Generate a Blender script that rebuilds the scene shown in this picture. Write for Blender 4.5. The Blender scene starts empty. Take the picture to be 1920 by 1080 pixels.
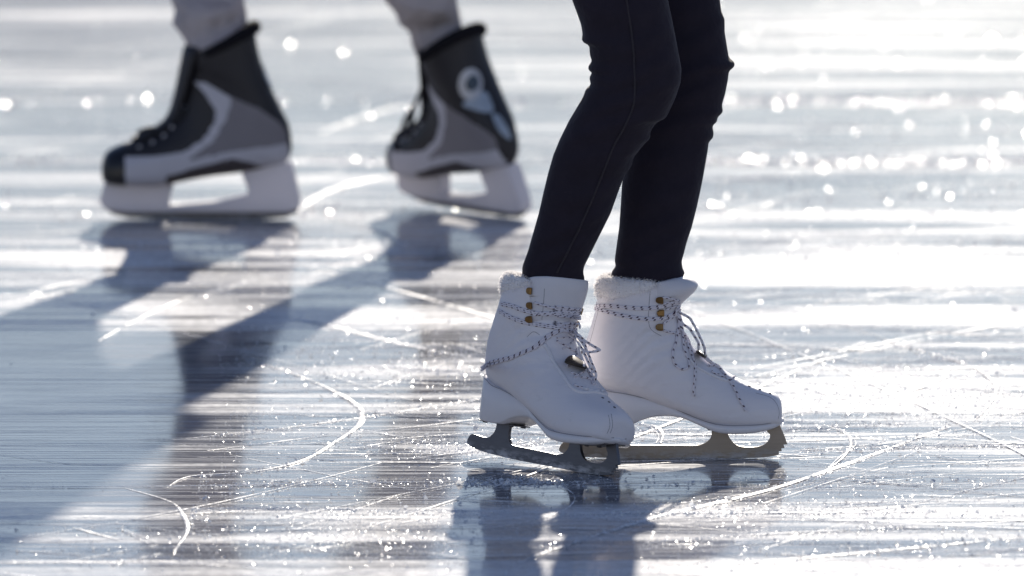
import bpy, bmesh, math, random
import numpy as np
from mathutils import Vector, Matrix
from mathutils.bvhtree import BVHTree
from mathutils.geometry import intersect_point_line

random.seed(7)
rng = np.random.default_rng(7)
C = bpy.context.scene.collection
R = math.radians
PI = math.pi

# ------------------------------------------------------------------ camera model
F_PX = 19500.0                     # focal length in photo pixels (1920 wide)
CAM = Vector((0.0, -12.4, 1.43))
PITCH = R(5.61)
FWD = Vector((0, math.cos(PITCH), -math.sin(PITCH)))
UP = Vector((0, math.sin(PITCH), math.cos(PITCH)))


def ray(px, py):
    return (FWD + Vector((1, 0, 0)) * ((px - 960) / F_PX) + UP * ((540 - py) / F_PX)).normalized()


def at(px, py, Y):
    d = ray(px, py)
    return CAM + d * ((Y - CAM.y) / d.y)


def ground(px, py):
    d = ray(px, py)
    return CAM + d * (-CAM.z / d.z)


# ------------------------------------------------------------------ helpers
def tag(o, label=None, cat=None, group=None, kind=None):
    if label: o['label'] = label
    if cat: o['category'] = cat
    if group: o['group'] = group
    if kind: o['kind'] = kind
    return o


def link(name, me, mats, parent=None, smooth=True, world=False):
    o = bpy.data.objects.new(name, me)
    C.objects.link(o)
    if mats is not None:
        for m in (mats if isinstance(mats, (list, tuple)) else [mats]):
            me.materials.append(m)
    if smooth and me.polygons:
        me.polygons.foreach_set('use_smooth', [True] * len(me.polygons))
    if parent is not None:
        o.parent = parent
        if world:
            o.matrix_parent_inverse = WM[parent.name].inverted()
    return o


WM = {}


def empty(name, mat, parent=None):
    o = bpy.data.objects.new(name, None)
    C.objects.link(o)
    o.empty_display_size = 0.05
    if parent is not None:
        o.parent = parent
        o.matrix_basis = WM[parent.name].inverted() @ mat
    else:
        o.matrix_basis = mat
    WM[o.name] = mat.copy()
    return o


def mesh_from(verts, faces, name='m'):
    me = bpy.data.meshes.new(name)
    me.from_pydata([tuple(v) for v in verts], [], faces)
    me.update()
    return me


def fix_normals(me):
    bm = bmesh.new(); bm.from_mesh(me)
    bmesh.ops.recalc_face_normals(bm, faces=bm.faces)
    bm.to_mesh(me); bm.free()
    return me


def rings_mesh(rings, cap0=True, cap1=True):
    n = len(rings[0]); V = []; Fs = []
    for r in rings: V += [tuple(p) for p in r]
    for i in range(len(rings) - 1):
        a = i * n; b = a + n
        for k in range(n):
            k2 = (k + 1) % n
            Fs.append((a + k, a + k2, b + k2, b + k))
    if cap0: Fs.append(tuple(range(n))[::-1])
    if cap1: Fs.append(tuple(range((len(rings) - 1) * n, len(rings) * n)))
    return fix_normals(mesh_from(V, Fs))


def pchip(ts, vals, t):
    """monotone-ish cubic interpolation of rows of vals"""
    ts = np.asarray(ts, float); v = np.asarray(vals, float)
    if v.ndim == 1: v = v[:, None]
    h = np.diff(ts)[:, None]; d = np.diff(v, axis=0) / h
    m = np.zeros_like(v)
    s = np.sign(d[:-1]) * np.sign(d[1:]) > 0
    w1 = 2 * h[1:] + h[:-1]; w2 = h[1:] + 2 * h[:-1]
    with np.errstate(divide='ignore', invalid='ignore'):
        mm = (w1 + w2) / (w1 / d[:-1] + w2 / d[1:])
    m[1:-1] = np.where(s, mm, 0.0)
    m[0] = d[0]; m[-1] = d[-1]
    t = np.clip(np.asarray(t, float), ts[0], ts[-1])
    i = np.clip(np.searchsorted(ts, t, side='right') - 1, 0, len(ts) - 2)
    hh = h[i]; u = ((t - ts[i])[:, None]) / hh
    return ((1 + 2 * u) * (1 - u) ** 2 * v[i] + u * (1 - u) ** 2 * hh * m[i]
            + u * u * (3 - 2 * u) * v[i + 1] + u * u * (u - 1) * hh * m[i + 1])


def catmull(pts, per=8):
    P = [Vector(p) for p in pts]
    if len(P) < 3:
        return [P[0].lerp(P[-1], k / per) for k in range(per + 1)]
    out = []
    for i in range(len(P) - 1):
        p0 = P[max(i - 1, 0)]; p1 = P[i]; p2 = P[i + 1]; p3 = P[min(i + 2, len(P) - 1)]
        for k in range(per):
            t = k / per
            out.append(0.5 * ((2 * p1) + (p2 - p0) * t + (2 * p0 - 5 * p1 + 4 * p2 - p3) * t * t
                              + (3 * p1 - p0 - 3 * p2 + p3) * t ** 3))
    out.append(P[-1])
    return out


class Tubes:
    """many tubes in one mesh, UV.x = length in metres"""
    def __init__(self): self.V = []; self.F = []; self.UV = []

    def add(self, pts, r, n=8, taper=False):
        pts = [Vector(p) for p in pts]
        q = [pts[0]]
        for p in pts[1:]:
            if (p - q[-1]).length > 1e-5: q.append(p)
        pts = q
        if len(pts) < 2: return
        base = len(self.V); L = 0.0; us = []
        t = (pts[1] - pts[0]).normalized()
        nrm = t.orthogonal().normalized()
        for i, p in enumerate(pts):
            if i: L += (p - pts[i - 1]).length
            us.append(L)
            tt = (pts[min(i + 1, len(pts) - 1)] - pts[max(i - 1, 0)])
            tt = tt.normalized() if tt.length > 1e-9 else t
            nrm = (nrm - tt * nrm.dot(tt))
            nrm = nrm.normalized() if nrm.length > 1e-6 else tt.orthogonal().normalized()
            t = tt; b = tt.cross(nrm)
            rr = r[i] if isinstance(r, (list, tuple)) else r
            for k in range(n):
                a = 2 * PI * k / n
                self.V.append(p + (nrm * math.cos(a) + b * math.sin(a)) * rr)
        for i in range(len(pts) - 1):
            for k in range(n):
                k2 = (k + 1) % n
                self.F.append((base + i * n + k, base + i * n + k2, base + (i + 1) * n + k2, base + (i + 1) * n + k))
                self.UV.append([(us[i], k / n), (us[i], (k + 1) / n), (us[i + 1], (k + 1) / n), (us[i + 1], k / n)])
        for ring, u in ((0, us[0]), (len(pts) - 1, us[-1])):
            f = [base + ring * n + k for k in range(n)]
            self.F.append(tuple(f[::-1] if ring == 0 else f)); self.UV.append([(u, 0.0)] * n)

    def build(self):
        me = mesh_from(self.V, self.F)
        uv = me.uv_layers.new(name='UVMap')
        flat = [c for f in self.UV for p in f for c in p]
        uv.data.foreach_set('uv', flat)
        return me


def extrude_profile(poly, thick, name='prof', bev=0.0):
    """side profile polygon (x,z) -> solid of given thickness in y"""
    bm = bmesh.new()
    vs = [bm.verts.new((x, -thick / 2, z)) for x, z in poly]
    f = bm.faces.new(vs)
    res = bmesh.ops.extrude_face_region(bm, geom=[f])
    for v in [e for e in res['geom'] if isinstance(e, bmesh.types.BMVert)]:
        v.co.y += thick
    bmesh.ops.recalc_face_normals(bm, faces=bm.faces)
    if bev:
        es = [e for e in bm.edges if abs(e.verts[0].co.y - e.verts[1].co.y) < 1e-6]
        bmesh.ops.bevel(bm, geom=es, offset=bev, segments=2, affect='EDGES', profile=0.6)
    big = [f for f in bm.faces if len(f.verts) > 4]
    bmesh.ops.triangulate(bm, faces=big, ngon_method='EAR_CLIP')
    me = bpy.data.meshes.new(name); bm.to_mesh(me); bm.free()
    return me


def smooth_poly(pts, per=5, corners=()):
    """catmull through points; indices in corners stay sharp (closed polygon)"""
    n = len(pts); out = []
    for i in range(n):
        p0, p1, p2, p3 = (Vector((*pts[(i + k) % n], 0)) for k in (-1, 0, 1, 2))
        if i in corners: p0 = p1
        if (i + 1) % n in corners: p3 = p2
        if i in corners and (i + 1) % n in corners:
            out.append(pts[i]); continue
        for k in range(per):
            t = k / per
            q = 0.5 * ((2 * p1) + (p2 - p0) * t + (2 * p0 - 5 * p1 + 4 * p2 - p3) * t * t + (3 * p1 - p0 - 3 * p2 + p3) * t ** 3)
            out.append((q.x, q.y))
    return out


def inpoly(x, z, poly):
    c = False; n = len(poly); j = n - 1
    for i in range(n):
        xi, zi = poly[i]; xj, zj = poly[j]
        if (zi > z) != (zj > z) and x < (xj - xi) * (z - zi) / (zj - zi) + xi: c = not c
        j = i
    return c


# ------------------------------------------------------------------ materials
def mat(name):
    m = bpy.data.materials.new(name); m.use_nodes = True
    nt = m.node_tree
    b = nt.nodes['Principled BSDF']
    return m, nt, b


def N(nt, t, **kw):
    n = nt.nodes.new(t)
    for k, v in kw.items(): setattr(n, k, v)
    return n


def noise(nt, vec, scale, detail=4, rough=0.55, lac=2.0, dist=0.0):
    n = N(nt, 'ShaderNodeTexNoise')
    n.inputs['Scale'].default_value = scale; n.inputs['Detail'].default_value = detail
    n.inputs['Roughness'].default_value = rough; n.inputs['Lacunarity'].default_value = lac
    n.inputs['Distortion'].default_value = dist
    nt.links.new(vec, n.inputs['Vector'])
    return n.outputs['Fac']


def mapping(nt, vec, scale=(1, 1, 1), rot=(0, 0, 0), loc=(0, 0, 0)):
    n = N(nt, 'ShaderNodeMapping')
    n.inputs['Scale'].default_value = scale; n.inputs['Rotation'].default_value = rot
    n.inputs['Location'].default_value = loc
    nt.links.new(vec, n.inputs['Vector'])
    return n.outputs['Vector']


def ramp(nt, fac, stops):
    n = N(nt, 'ShaderNodeValToRGB')
    e = n.color_ramp.elements
    while len(e) < len(stops): e.new(0.5)
    for i, (p, c) in enumerate(stops):
        e[i].position = p
        e[i].color = (c, c, c, 1) if isinstance(c, (int, float)) else (*c, 1)
    nt.links.new(fac, n.inputs['Fac'])
    return n.outputs['Color']


def math_n(nt, op, a, b=None, clamp=False):
    n = N(nt, 'ShaderNodeMath', operation=op, use_clamp=clamp)
    for i, v in enumerate((a, b)):
        if v is None: continue
        if isinstance(v, (int, float)): n.inputs[i].default_value = v
        else: nt.links.new(v, n.inputs[i])
    return n.outputs[0]


def mix_c(nt, fac, a, b):
    n = N(nt, 'ShaderNodeMix', data_type='RGBA')
    if isinstance(fac, (int, float)): n.inputs[0].default_value = fac
    else: nt.links.new(fac, n.inputs[0])
    for i, v in ((6, a), (7, b)):
        if isinstance(v, (tuple, list)): n.inputs[i].default_value = (*v, 1)
        else: nt.links.new(v, n.inputs[i])
    return n.outputs[2]


def mix_f(nt, fac, a, b):
    n = N(nt, 'ShaderNodeMix', data_type='FLOAT')
    nt.links.new(fac, n.inputs[0])
    for i, v in ((2, a), (3, b)):
        if isinstance(v, (int, float)): n.inputs[i].default_value = v
        else: nt.links.new(v, n.inputs[i])
    return n.outputs[0]


def bump(nt, b, height, strength=0.3, dist=0.001):
    n = N(nt, 'ShaderNodeBump')
    n.inputs['Strength'].default_value = strength; n.inputs['Distance'].default_value = dist
    nt.links.new(height, n.inputs['Height']); nt.links.new(n.outputs[0], b.inputs['Normal'])


def objco(nt): return N(nt, 'ShaderNodeTexCoord').outputs['Object']


def simple(name, col, rough=0.5, var=0.12, nscale=60, bstr=0.2, bscale=400, bdist=0.0005, metal=0.0, spec=0.5, sheen=0.0, sss=0.0):
    m, nt, b = mat(name)
    co = objco(nt)
    f = noise(nt, co, nscale, 5)
    dark = tuple(c * (1 - var) for c in col); light = tuple(min(1, c * (1 + var)) for c in col)
    nt.links.new(mix_c(nt, f, dark, light), b.inputs['Base Color'])
    b.inputs['Roughness'].default_value = rough
    b.inputs['Metallic'].default_value = metal
    b.inputs['Specular IOR Level'].default_value = spec
    if sheen:
        b.inputs['Sheen Weight'].default_value = sheen; b.inputs['Sheen Roughness'].default_value = 0.4
    if sss:
        b.inputs['Subsurface Weight'].default_value = sss; b.inputs['Subsurface Radius'].default_value = (0.01, 0.01, 0.01)
        b.inputs['Subsurface Scale'].default_value = 0.5
    bump(nt, b, noise(nt, co, bscale, 3), bstr, bdist)
    return m


M = {}
M['white_leather'] = simple('white_leather', (0.78, 0.765, 0.79), 0.42, 0.04, 14, 0.25, 260, 0.0006)
def leather_mat():
    m, nt, b = mat('white_leather')
    co = objco(nt)
    f = noise(nt, co, 14, 5); scuff = ramp(nt, noise(nt, mapping(nt, co, (1, 1, 1.6)), 38, 8, .72), [(.57, 0), (.72, 1)])
    c = mix_c(nt, f, (0.80, 0.775, 0.81), (0.86, 0.84, 0.865))
    nt.links.new(mix_c(nt, math_n(nt, 'MULTIPLY', scuff, .22), c, (0.42, 0.40, 0.40)), b.inputs['Base Color'])
    nt.links.new(mix_f(nt, noise(nt, co, 30, 4), .34, .55), b.inputs['Roughness'])
    crease = noise(nt, mapping(nt, co, (16, 9, 42), (0, R(35), 0)), 1.0, 3, .5, 2.0, .8)
    n1 = N(nt, 'ShaderNodeBump'); n1.inputs['Strength'].default_value = .35; n1.inputs['Distance'].default_value = .006
    nt.links.new(crease, n1.inputs['Height'])
    n2 = N(nt, 'ShaderNodeBump'); n2.inputs['Strength'].default_value = .25; n2.inputs['Distance'].default_value = .0005
    nt.links.new(noise(nt, co, 420, 3), n2.inputs['Height']); nt.links.new(n1.outputs[0], n2.inputs['Normal'])
    nt.links.new(n2.outputs[0], b.inputs['Normal'])
    return m


M['white_leather'] = leather_mat()
M['white_sole'] = simple('white_sole', (0.80, 0.79, 0.82), 0.38, 0.03, 20, 0.1, 120)
M['tongue'] = simple('tongue_leather', (0.74, 0.73, 0.76), 0.55, 0.05, 20, 0.3, 300)
M['fur'] = simple('fur', (0.93, 0.91, 0.91), 0.9, 0.03, 80, 0.2, 200, 0.001, sheen=0.5)
M['brass'] = simple('brass', (0.26, 0.155, 0.06), 0.38, 0.25, 200, 0.2, 300, metal=0.85)
M['bronze'] = simple('bronze', (0.055, 0.04, 0.028), 0.45, 0.3, 120, 0.2, 300, metal=0.2)
M['dark_seam'] = simple('dark_seam', (0.12, 0.11, 0.13), 0.7)
M['seam_grey'] = simple('seam_grey', (0.35, 0.34, 0.37), 0.8)
M['seam_navy'] = simple('seam_navy', (0.031, 0.0255, 0.033), 0.85)
M['dark_metal'] = simple('dark_metal', (0.12, 0.12, 0.13), 0.4, 0.2, 100, metal=0.9)
M['leggings'] = simple('leggings', (0.026, 0.0215, 0.032), 0.85, 0.2, 40, 0.7, 26, 0.006, spec=0.15, sheen=0.12)
M['trousers'] = simple('grey_trousers', (0.52, 0.46, 0.45), 0.85, 0.18, 25, 1.0, 15, 0.035, spec=0.2, sheen=0.1)
M['hk_black'] = simple('skate_black', (0.019, 0.016, 0.019), 0.5, 0.2, 60, 0.3, 400)
M['hk_cap'] = simple('skate_toe_cap', (0.010, 0.010, 0.014), 0.3, 0.2, 60, 0.1, 400)
M['cuff_cloth'] = simple('cuff_cloth', (0.014, 0.013, 0.016), 0.95, spec=.1)
M['hk_grey'] = simple('skate_grey', (0.24, 0.22, 0.235), 0.55, 0.12, 30, 0.3, 600)
M['hk_silver'] = simple('skate_silver', (0.58, 0.56, 0.60), 0.4, 0.08, 30, 0.1, 200)
M['hk_mid'] = simple('skate_midsole', (0.075, 0.06, 0.06), 0.5, 0.1, 30)
M['hk_plastic'] = simple('holder_plastic', (0.80, 0.78, 0.83), 0.4, 0.05, 30, 0.1, 100)
M['hk_badge'] = simple('badge_silver', (0.55, 0.54, 0.55), 0.35, 0.3, 60, metal=0.2)
M['hk_badge_dark'] = simple('badge_dark', (0.06, 0.08, 0.10), 0.4, 0.2, 60)
M['hk_blue'] = simple('badge_blue', (0.36, 0.42, 0.50), 0.35, 0.35, 60)
M['jacket_dark'] = simple('jacket_dark', (0.03, 0.03, 0.045), 0.7, 0.2, 20, 0.4, 200, 0.001)
M['jacket_grey'] = simple('jacket_grey', (0.12, 0.13, 0.16), 0.7, 0.2, 20, 0.4, 200, 0.001)
M['skin'] = simple('skin', (0.55, 0.36, 0.28), 0.5, 0.06, 30, 0.1, 300)
M['hair'] = simple('hair', (0.06, 0.035, 0.02), 0.5, 0.4, 90, 0.5, 300, 0.002)
M['wool'] = simple('wool', (0.25, 0.23, 0.26), 0.9, 0.2, 80, 0.6, 200, 0.002)


M['fur'] = simple('fur', (0.93, 0.91, 0.91), 0.95, 0.04, 120, 0.7, 420, 0.0022, sheen=0.3, spec=.1)
_m, _nt, _b = mat('fur_hair')
_b.inputs['Base Color'].default_value = (0.95, 0.93, 0.92, 1); _b.inputs['Roughness'].default_value = .9
_tl = N(_nt, 'ShaderNodeBsdfTranslucent'); _tl.inputs['Color'].default_value = (0.98, 0.95, 0.93, 1)
_mx = N(_nt, 'ShaderNodeMixShader'); _mx.inputs[0].default_value = 0.5
_nt.links.new(_b.outputs[0], _mx.inputs[1]); _nt.links.new(_tl.outputs[0], _mx.inputs[2])
_nt.links.new(_mx.outputs[0], _nt.nodes['Material Output'].inputs['Surface'])
M['fur_hair'] = _m
_nt = M['hk_plastic'].node_tree
_tl = N(_nt, 'ShaderNodeBsdfTranslucent'); _tl.inputs['Color'].default_value = (0.85, 0.83, 0.86, 1)
_mx = N(_nt, 'ShaderNodeMixShader'); _mx.inputs[0].default_value = 0.22
_nt.links.new(_nt.nodes['Principled BSDF'].outputs[0], _mx.inputs[1]); _nt.links.new(_tl.outputs[0], _mx.inputs[2])
_nt.links.new(_mx.outputs[0], _nt.nodes['Material Output'].inputs['Surface'])


def steel_mat(name, col, frost):
    m, nt, b = mat(name)
    co = objco(nt)
    st = noise(nt, mapping(nt, co, (25, 25, 260)), 1.0, 5)
    blot = noise(nt, mapping(nt, co, (40, 40, 120)), 1.0, 6, 0.65)
    sep = N(nt, 'ShaderNodeSeparateXYZ'); nt.links.new(co, sep.inputs[0])
    low = N(nt, 'ShaderNodeMapRange'); low.inputs[1].default_value = 0.013; low.inputs[2].default_value = 0.0
    nt.links.new(sep.outputs['Z'], low.inputs[0])
    fm = math_n(nt, 'MULTIPLY', ramp(nt, blot, [(0.45, 0), (0.62, 1)]), math_n(nt, 'MULTIPLY', low.outputs[0], frost), True)
    base = mix_c(nt, st, tuple(c * 0.75 for c in col), tuple(c * 1.2 for c in col))
    nt.links.new(mix_c(nt, fm, base, (0.75, 0.75, 0.78)), b.inputs['Base Color'])
    nt.links.new(mix_f(nt, fm, 0.9, 0.0), b.inputs['Metallic'])
    nt.links.new(mix_f(nt, fm, mix_f(nt, st, 0.38, 0.5), 0.8), b.inputs['Roughness'])
    bump(nt, b, st, 0.08, 0.0003)
    return m


M['steel_cool'] = steel_mat('blade_steel_cool', (0.15, 0.155, 0.175), 0.9)
M['steel_warm'] = steel_mat('blade_steel_warm', (0.30, 0.265, 0.235), 0.7)
M['steel_runner'] = steel_mat('runner_steel', (0.12, 0.12, 0.13), 0.3)


def lace_mat():
    m, nt, b = mat('lace_white_flecked')
    uv = N(nt, 'ShaderNodeTexCoord').outputs['UV']
    sep = N(nt, 'ShaderNodeSeparateXYZ'); nt.links.new(uv, sep.inputs[0])
    u = math_n(nt, 'MULTIPLY', sep.outputs['X'], 105.0)
    v2 = math_n(nt, 'MULTIPLY', sep.outputs['Y'], 3.0)
    odd = math_n(nt, 'MULTIPLY', math_n(nt, 'FLOOR', v2), 0.5)
    fv = math_n(nt, 'FRACT', v2)
    fr = math_n(nt, 'FRACT', math_n(nt, 'ADD', math_n(nt, 'ADD', u, odd), math_n(nt, 'MULTIPLY', fv, 0.25)))
    dash = math_n(nt, 'LESS_THAN', fr, 0.25)
    keep = math_n(nt, 'MULTIPLY', math_n(nt, 'GREATER_THAN', fv, 0.15), math_n(nt, 'LESS_THAN', fv, 0.85))
    k = math_n(nt, 'MULTIPLY', dash, keep)
    nt.links.new(mix_c(nt, k, (0.78, 0.75, 0.80), (0.07, 0.04, 0.07)), b.inputs['Base Color'])
    b.inputs['Roughness'].default_value = 0.8
    w = N(nt, 'ShaderNodeTexWave'); w.inputs['Scale'].default_value = 220; nt.links.new(uv, w.inputs['Vector'])
    bump(nt, b, w.outputs['Fac'], 0.3, 0.0004)
    return m


M['lace'] = lace_mat()
M['lace_black'] = simple('lace_black', (0.02, 0.02, 0.024), 0.7)


# ------------------------------------------------------------------ ice
def ice_mat():
    m, nt, b = mat('rink_ice')
    co = objco(nt)
    # broad patches of frosty / wet ice, a little longer across the rink
    p1 = noise(nt, mapping(nt, co, (0.32, 2.3, 1), (0, 0, R(2.5)), (3.1, 0.7, 0)), 1.0, 6, 0.62, 2.1, 0.3)
    p2 = noise(nt, mapping(nt, co, (0.35, 9.5, 1), (0, 0, R(-1.5)), (7.7, 2.2, 0)), 1.0, 6, 0.68)
    p3 = noise(nt, mapping(nt, co, (0.22, 34.0, 1), (0, 0, R(0.8)), (1.7, 5.2, 0)), 1.0, 4, 0.6)
    base = math_n(nt, 'ADD', math_n(nt, 'MULTIPLY', p1, 0.45), math_n(nt, 'MULTIPLY', p2, 0.55))
    # areas of more frost and areas of less, each set at its own place
    wob = N(nt, 'ShaderNodeVectorMath', operation='MULTIPLY_ADD')
    wn = N(nt, 'ShaderNodeTexNoise'); wn.inputs['Scale'].default_value = 1.0; wn.inputs['Detail'].default_value = 5
    nt.links.new(mapping(nt, co, (1.2, 7, 1)), wn.inputs['Vector'])
    nt.links.new(wn.outputs['Color'], wob.inputs[0]); wob.inputs[1].default_value = (.5, .35, 0); nt.links.new(co, wob.inputs[2])
    for x, y, rx, ry, amp in ICE_AREAS:
        g = ground(x, y); sx = rx * (g.y + 12.4) / F_PX; sy = abs(ground(x, y - ry).y - ground(x, y + ry).y) / 2
        v = mapping(nt, wob.outputs[0], (1 / sx, 1 / sy, 0), (0, 0, 0), (-(g.x + .25) / sx, -(g.y + .17) / sy, 0))
        ln = N(nt, 'ShaderNodeVectorMath', operation='LENGTH'); nt.links.new(v, ln.inputs[0])
        mr = N(nt, 'ShaderNodeMapRange', interpolation_type='SMOOTHSTEP')
        mr.inputs[1].default_value = 1.5; mr.inputs[2].default_value = .2; mr.inputs[3].default_value = 0; mr.inputs[4].default_value = amp
        nt.links.new(ln.outputs['Value'], mr.inputs[0])
        base = math_n(nt, 'ADD', base, mr.outputs[0])
    patch = math_n(nt, 'MAXIMUM', ramp(nt, base, [(0.485, 0), (0.53, .6), (0.61, 1)]), ramp(nt, p3, [(0.585, 0), (0.69, 0.85)]))
    # fine scraped scratches in several directions
    sc = None
    for i, (sx, sy, rot, lo, hi) in enumerate([(2.2, 240, 0, .59, .69), (1.4, 170, 4, .60, .70), (1.7, 210, -5, .60, .70), (0.9, 120, 1.5, .615, .71), (0.8, 75, -2, .625, .72),
                                               (2.5, 150, 11, .61, .71), (2.0, 190, -14, .62, .72)]):
        s = ramp(nt, noise(nt, mapping(nt, co, (sx, sy, 1), (0, 0, R(rot)), (i * 3.7, i * 1.3, 0)), 1.0, 3, 0.6), [(lo, 0), (hi, 1)])
        sc = s if sc is None else math_n(nt, 'MAXIMUM', sc, s)
    gran = noise(nt, mapping(nt, co, (60, 60, 1)), 1.0, 4, 0.7)
    frost = math_n(nt, 'MAXIMUM', math_n(nt, 'MULTIPLY', patch, ramp(nt, gran, [(0.25, 0.35), (0.65, 1)])),
                   math_n(nt, 'MULTIPLY', sc, 0.62), True)
    tint = noise(nt, mapping(nt, co, (0.5, 1.1, 1)), 1.0, 3)
    deep = mix_c(nt, ramp(nt, tint, [(0.4, 0), (0.6, 1)]), ICE_A, ICE_B)
    nt.links.new(deep, b.inputs['Base Color'])
    b.inputs['Roughness'].default_value = ICE_ROUGH[0]
    b.inputs['IOR'].default_value = 1.31
    fb = N(nt, 'ShaderNodeBsdfPrincipled')
    fb.inputs['Base Color'].default_value = (0.78, 0.79, 0.81, 1)
    fb.inputs['Roughness'].default_value = ICE_ROUGH[1]
    fb.inputs['IOR'].default_value = 1.31
    bump(nt, b, math_n(nt, 'ADD', sc, math_n(nt, 'MULTIPLY', p2, 0.6)), 0.06, 0.001)
    bump(nt, fb, math_n(nt, 'ADD', math_n(nt, 'MULTIPLY', gran, 0.6), sc), 0.3, 0.0012)
    mx = N(nt, 'ShaderNodeMixShader')
    nt.links.new(frost, mx.inputs[0]); nt.links.new(b.outputs[0], mx.inputs[1]); nt.links.new(fb.outputs[0], mx.inputs[2])
    nt.links.new(mx.outputs[0], nt.nodes['Material Output'].inputs['Surface'])
    return m


ICE_AREAS = [(960, 170, 1300, 190, -.035), (1700, 303, 330, 5, .07), (1700, 190, 330, 5, .07), (400, 300, 380, 5, .08), (300, 190, 380, 5, .07), (300, 140, 380, 4, .06), (1560, 110, 280, 9, .06), (120, 30, 200, 8, .08), (560, 370, 120, 7, .08),
             (1710, 742, 260, 40, .17), (1560, 752, 140, 18, .08), (1650, 490, 420, 42, .11), (1680, 55, 360, 40, .05), (110, 482, 180, 13, .13), (700, 590, 240, 11, .10),
             (790, 692, 190, 22, .08), (320, 578, 120, 12, .09), (860, 842, 150, 14, .07), (600, 470, 120, 17, .09), (1750, 585, 260, 9, .10),
             (640, 1005, 160, 28, .05), (1550, 1060, 400, 20, .06), (700, 300, 240, 12, .07), (110, 280, 120, 12, .06), (1650, 400, 300, 14, .08),
             (700, 645, 300, 18, -.07), (1600, 630, 330, 16, -.07), (700, 885, 280, 34, -.06), (1650, 880, 320, 46, -.07), (1650, 338, 330, 18, -.10),
             (1650, 222, 340, 15, -.10), (260, 230, 280, 34, -.08), (250, 90, 300, 20, -.07), (1650, 262, 330, 12, -.06), (600, 60, 200, 16, -.06), (1650, 425, 330, 6, -.08), (90, 700, 260, 75, -.07), (560, 140, 260, 34, -.08), (1700, 140, 330, 9, -.09), (300, 960, 300, 50, -.05)]
ICE_A = (0.12, 0.145, 0.185); ICE_B = (0.135, 0.135, 0.16)
ICE_ROUGH = (0.060, 0.73)
M['ice'] = ice_mat()

me = bpy.data.meshes.new('ice')
S = 400.0
me.from_pydata([(-S, -S, 0), (S, -S, 0), (S, S, 0), (-S, S, 0)], [], [(0, 1, 2, 3)])
ice = link('ice_rink', me, M['ice'], smooth=False)
tag(ice, 'scratched pale blue skating rink ice glaring in low sun', 'ice', kind='structure')


# unseen ridge ring added out of frame so the ice mirrors a darker horizon
hv = []; hf = []; nseg = 160
for i in range(nseg + 1):
    a = R(-100 + 200 * i / nseg)
    hgt = 29 + 5 * math.sin(i * .21) + 3 * math.sin(i * .57 + 1) + 1.6 * math.sin(i * 1.7 + 2)
    for rad, z in ((330, -1.0), (352, hgt * .45), (378, hgt * .85), (395, hgt), (430, hgt * .7), (470, -1.0)):
        hv.append((rad * math.sin(a), rad * math.cos(a), z + (0 if z < 0 else 1.5 * math.sin(i * .9 + rad))))
for i in range(nseg):
    for k in range(5):
        q = i * 6 + k; hf.append((q, q + 6, q + 7, q + 1))
M['added_ridge'] = simple('added_ridge_grey', (0.42, 0.40, 0.42), 0.9, 0.5, .05, 0.3, .5, 0.5)
tag(link('added_horizon_ridge', fix_normals(mesh_from(hv, hf)), M['added_ridge']), kind='structure')


def snow_mat(name, holes):
    m, nt, b = mat(name)
    co = objco(nt)
    b.inputs['Base Color'].default_value = (0.86, 0.87, 0.9, 1)
    b.inputs['Roughness'].default_value = 0.55
    b.inputs['IOR'].default_value = 1.31
    g = noise(nt, mapping(nt, co, (140, 60, 60)), 1.0, 4, 0.7)
    if holes:
        g2 = noise(nt, mapping(nt, co, (9, 9, 9)), 1.0, 3, 0.6)
        a = ramp(nt, math_n(nt, 'ADD', math_n(nt, 'MULTIPLY', g, 0.55), math_n(nt, 'MULTIPLY', g2, 0.45)), [(0.40, 0), (0.54, 1)])
        nt.links.new(a, b.inputs['Alpha'])
    bump(nt, b, g, 0.5, 0.002)
    return m


M['snow'] = snow_mat('scraped_snow', True)
M['snow_solid'] = snow_mat('packed_snow', False)


# skate tracks: low ridges of scraped snow lying along the cuts
trV = []; trF = []


def track(pts_px, width, hgt=0.0012, px=True, wob=0.0, idx=[0], keep=False):
    P = catmull([ground(*p) for p in pts_px], 10) if px else [Vector(p) for p in pts_px]
    idx[0] += 1
    if px and sum(1 for p in pts_px if p[0] < 430 - .25 * abs(p[1] - 720) and 560 < p[1] < 960) > 1 and not keep: return
    z0 = 0.0004 + (idx[0] % 60) * 0.00002
    base = len(trV)
    n = len(P)
    # resample evenly
    Q = [P[0]]
    for p in P[1:]:
        d = (p - Q[-1]).length
        k = max(1, int(d / 0.02))
        q0 = Q[-1].copy()
        for j in range(1, k + 1): Q.append(q0.lerp(p, j / k))
    n = len(Q)
    ph = [random.uniform(0, 6.28) for _ in range(6)]
    def sm(i, o): return 0.5 * math.sin(i * .021 + ph[o]) + 0.3 * math.sin(i * .083 + ph[o + 1]) + 0.2 * math.sin(i * .31 + ph[o + 2])
    far = min(1.0, max(0.45, 1.25 - (Q[0].y + .5) / 6))
    for i, p in enumerate(Q):
        t = (Q[min(i + 1, n - 1)] - Q[max(i - 1, 0)]).normalized()
        s = Vector((-t.y, t.x, 0))
        e = min(1.0, i / 25, (n - 1 - i) / 25)
        w = width * far * (0.12 + 0.88 * e) * (0.75 + 0.55 * sm(i, 0) + random.uniform(-.12, .12)) / 2
        w = max(w, .0006)
        p = p + s * (sm(i, 2) * wob * 2)
        hh = hgt * (0.8 + 0.5 * sm(i, 3)) * (0.2 + 0.8 * e)
        for a, zz in ((-1, 0), (-0.35, hh), (0.35, hh * 0.9), (1, 0)):
            q = p + s * (a * w)
            trV.append((q.x, q.y, z0 + zz))
    for i in range(n - 1):
        for k in range(3):
            a = base + i * 4 + k
            trF.append((a, a + 1, a + 5, a + 4))


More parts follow.
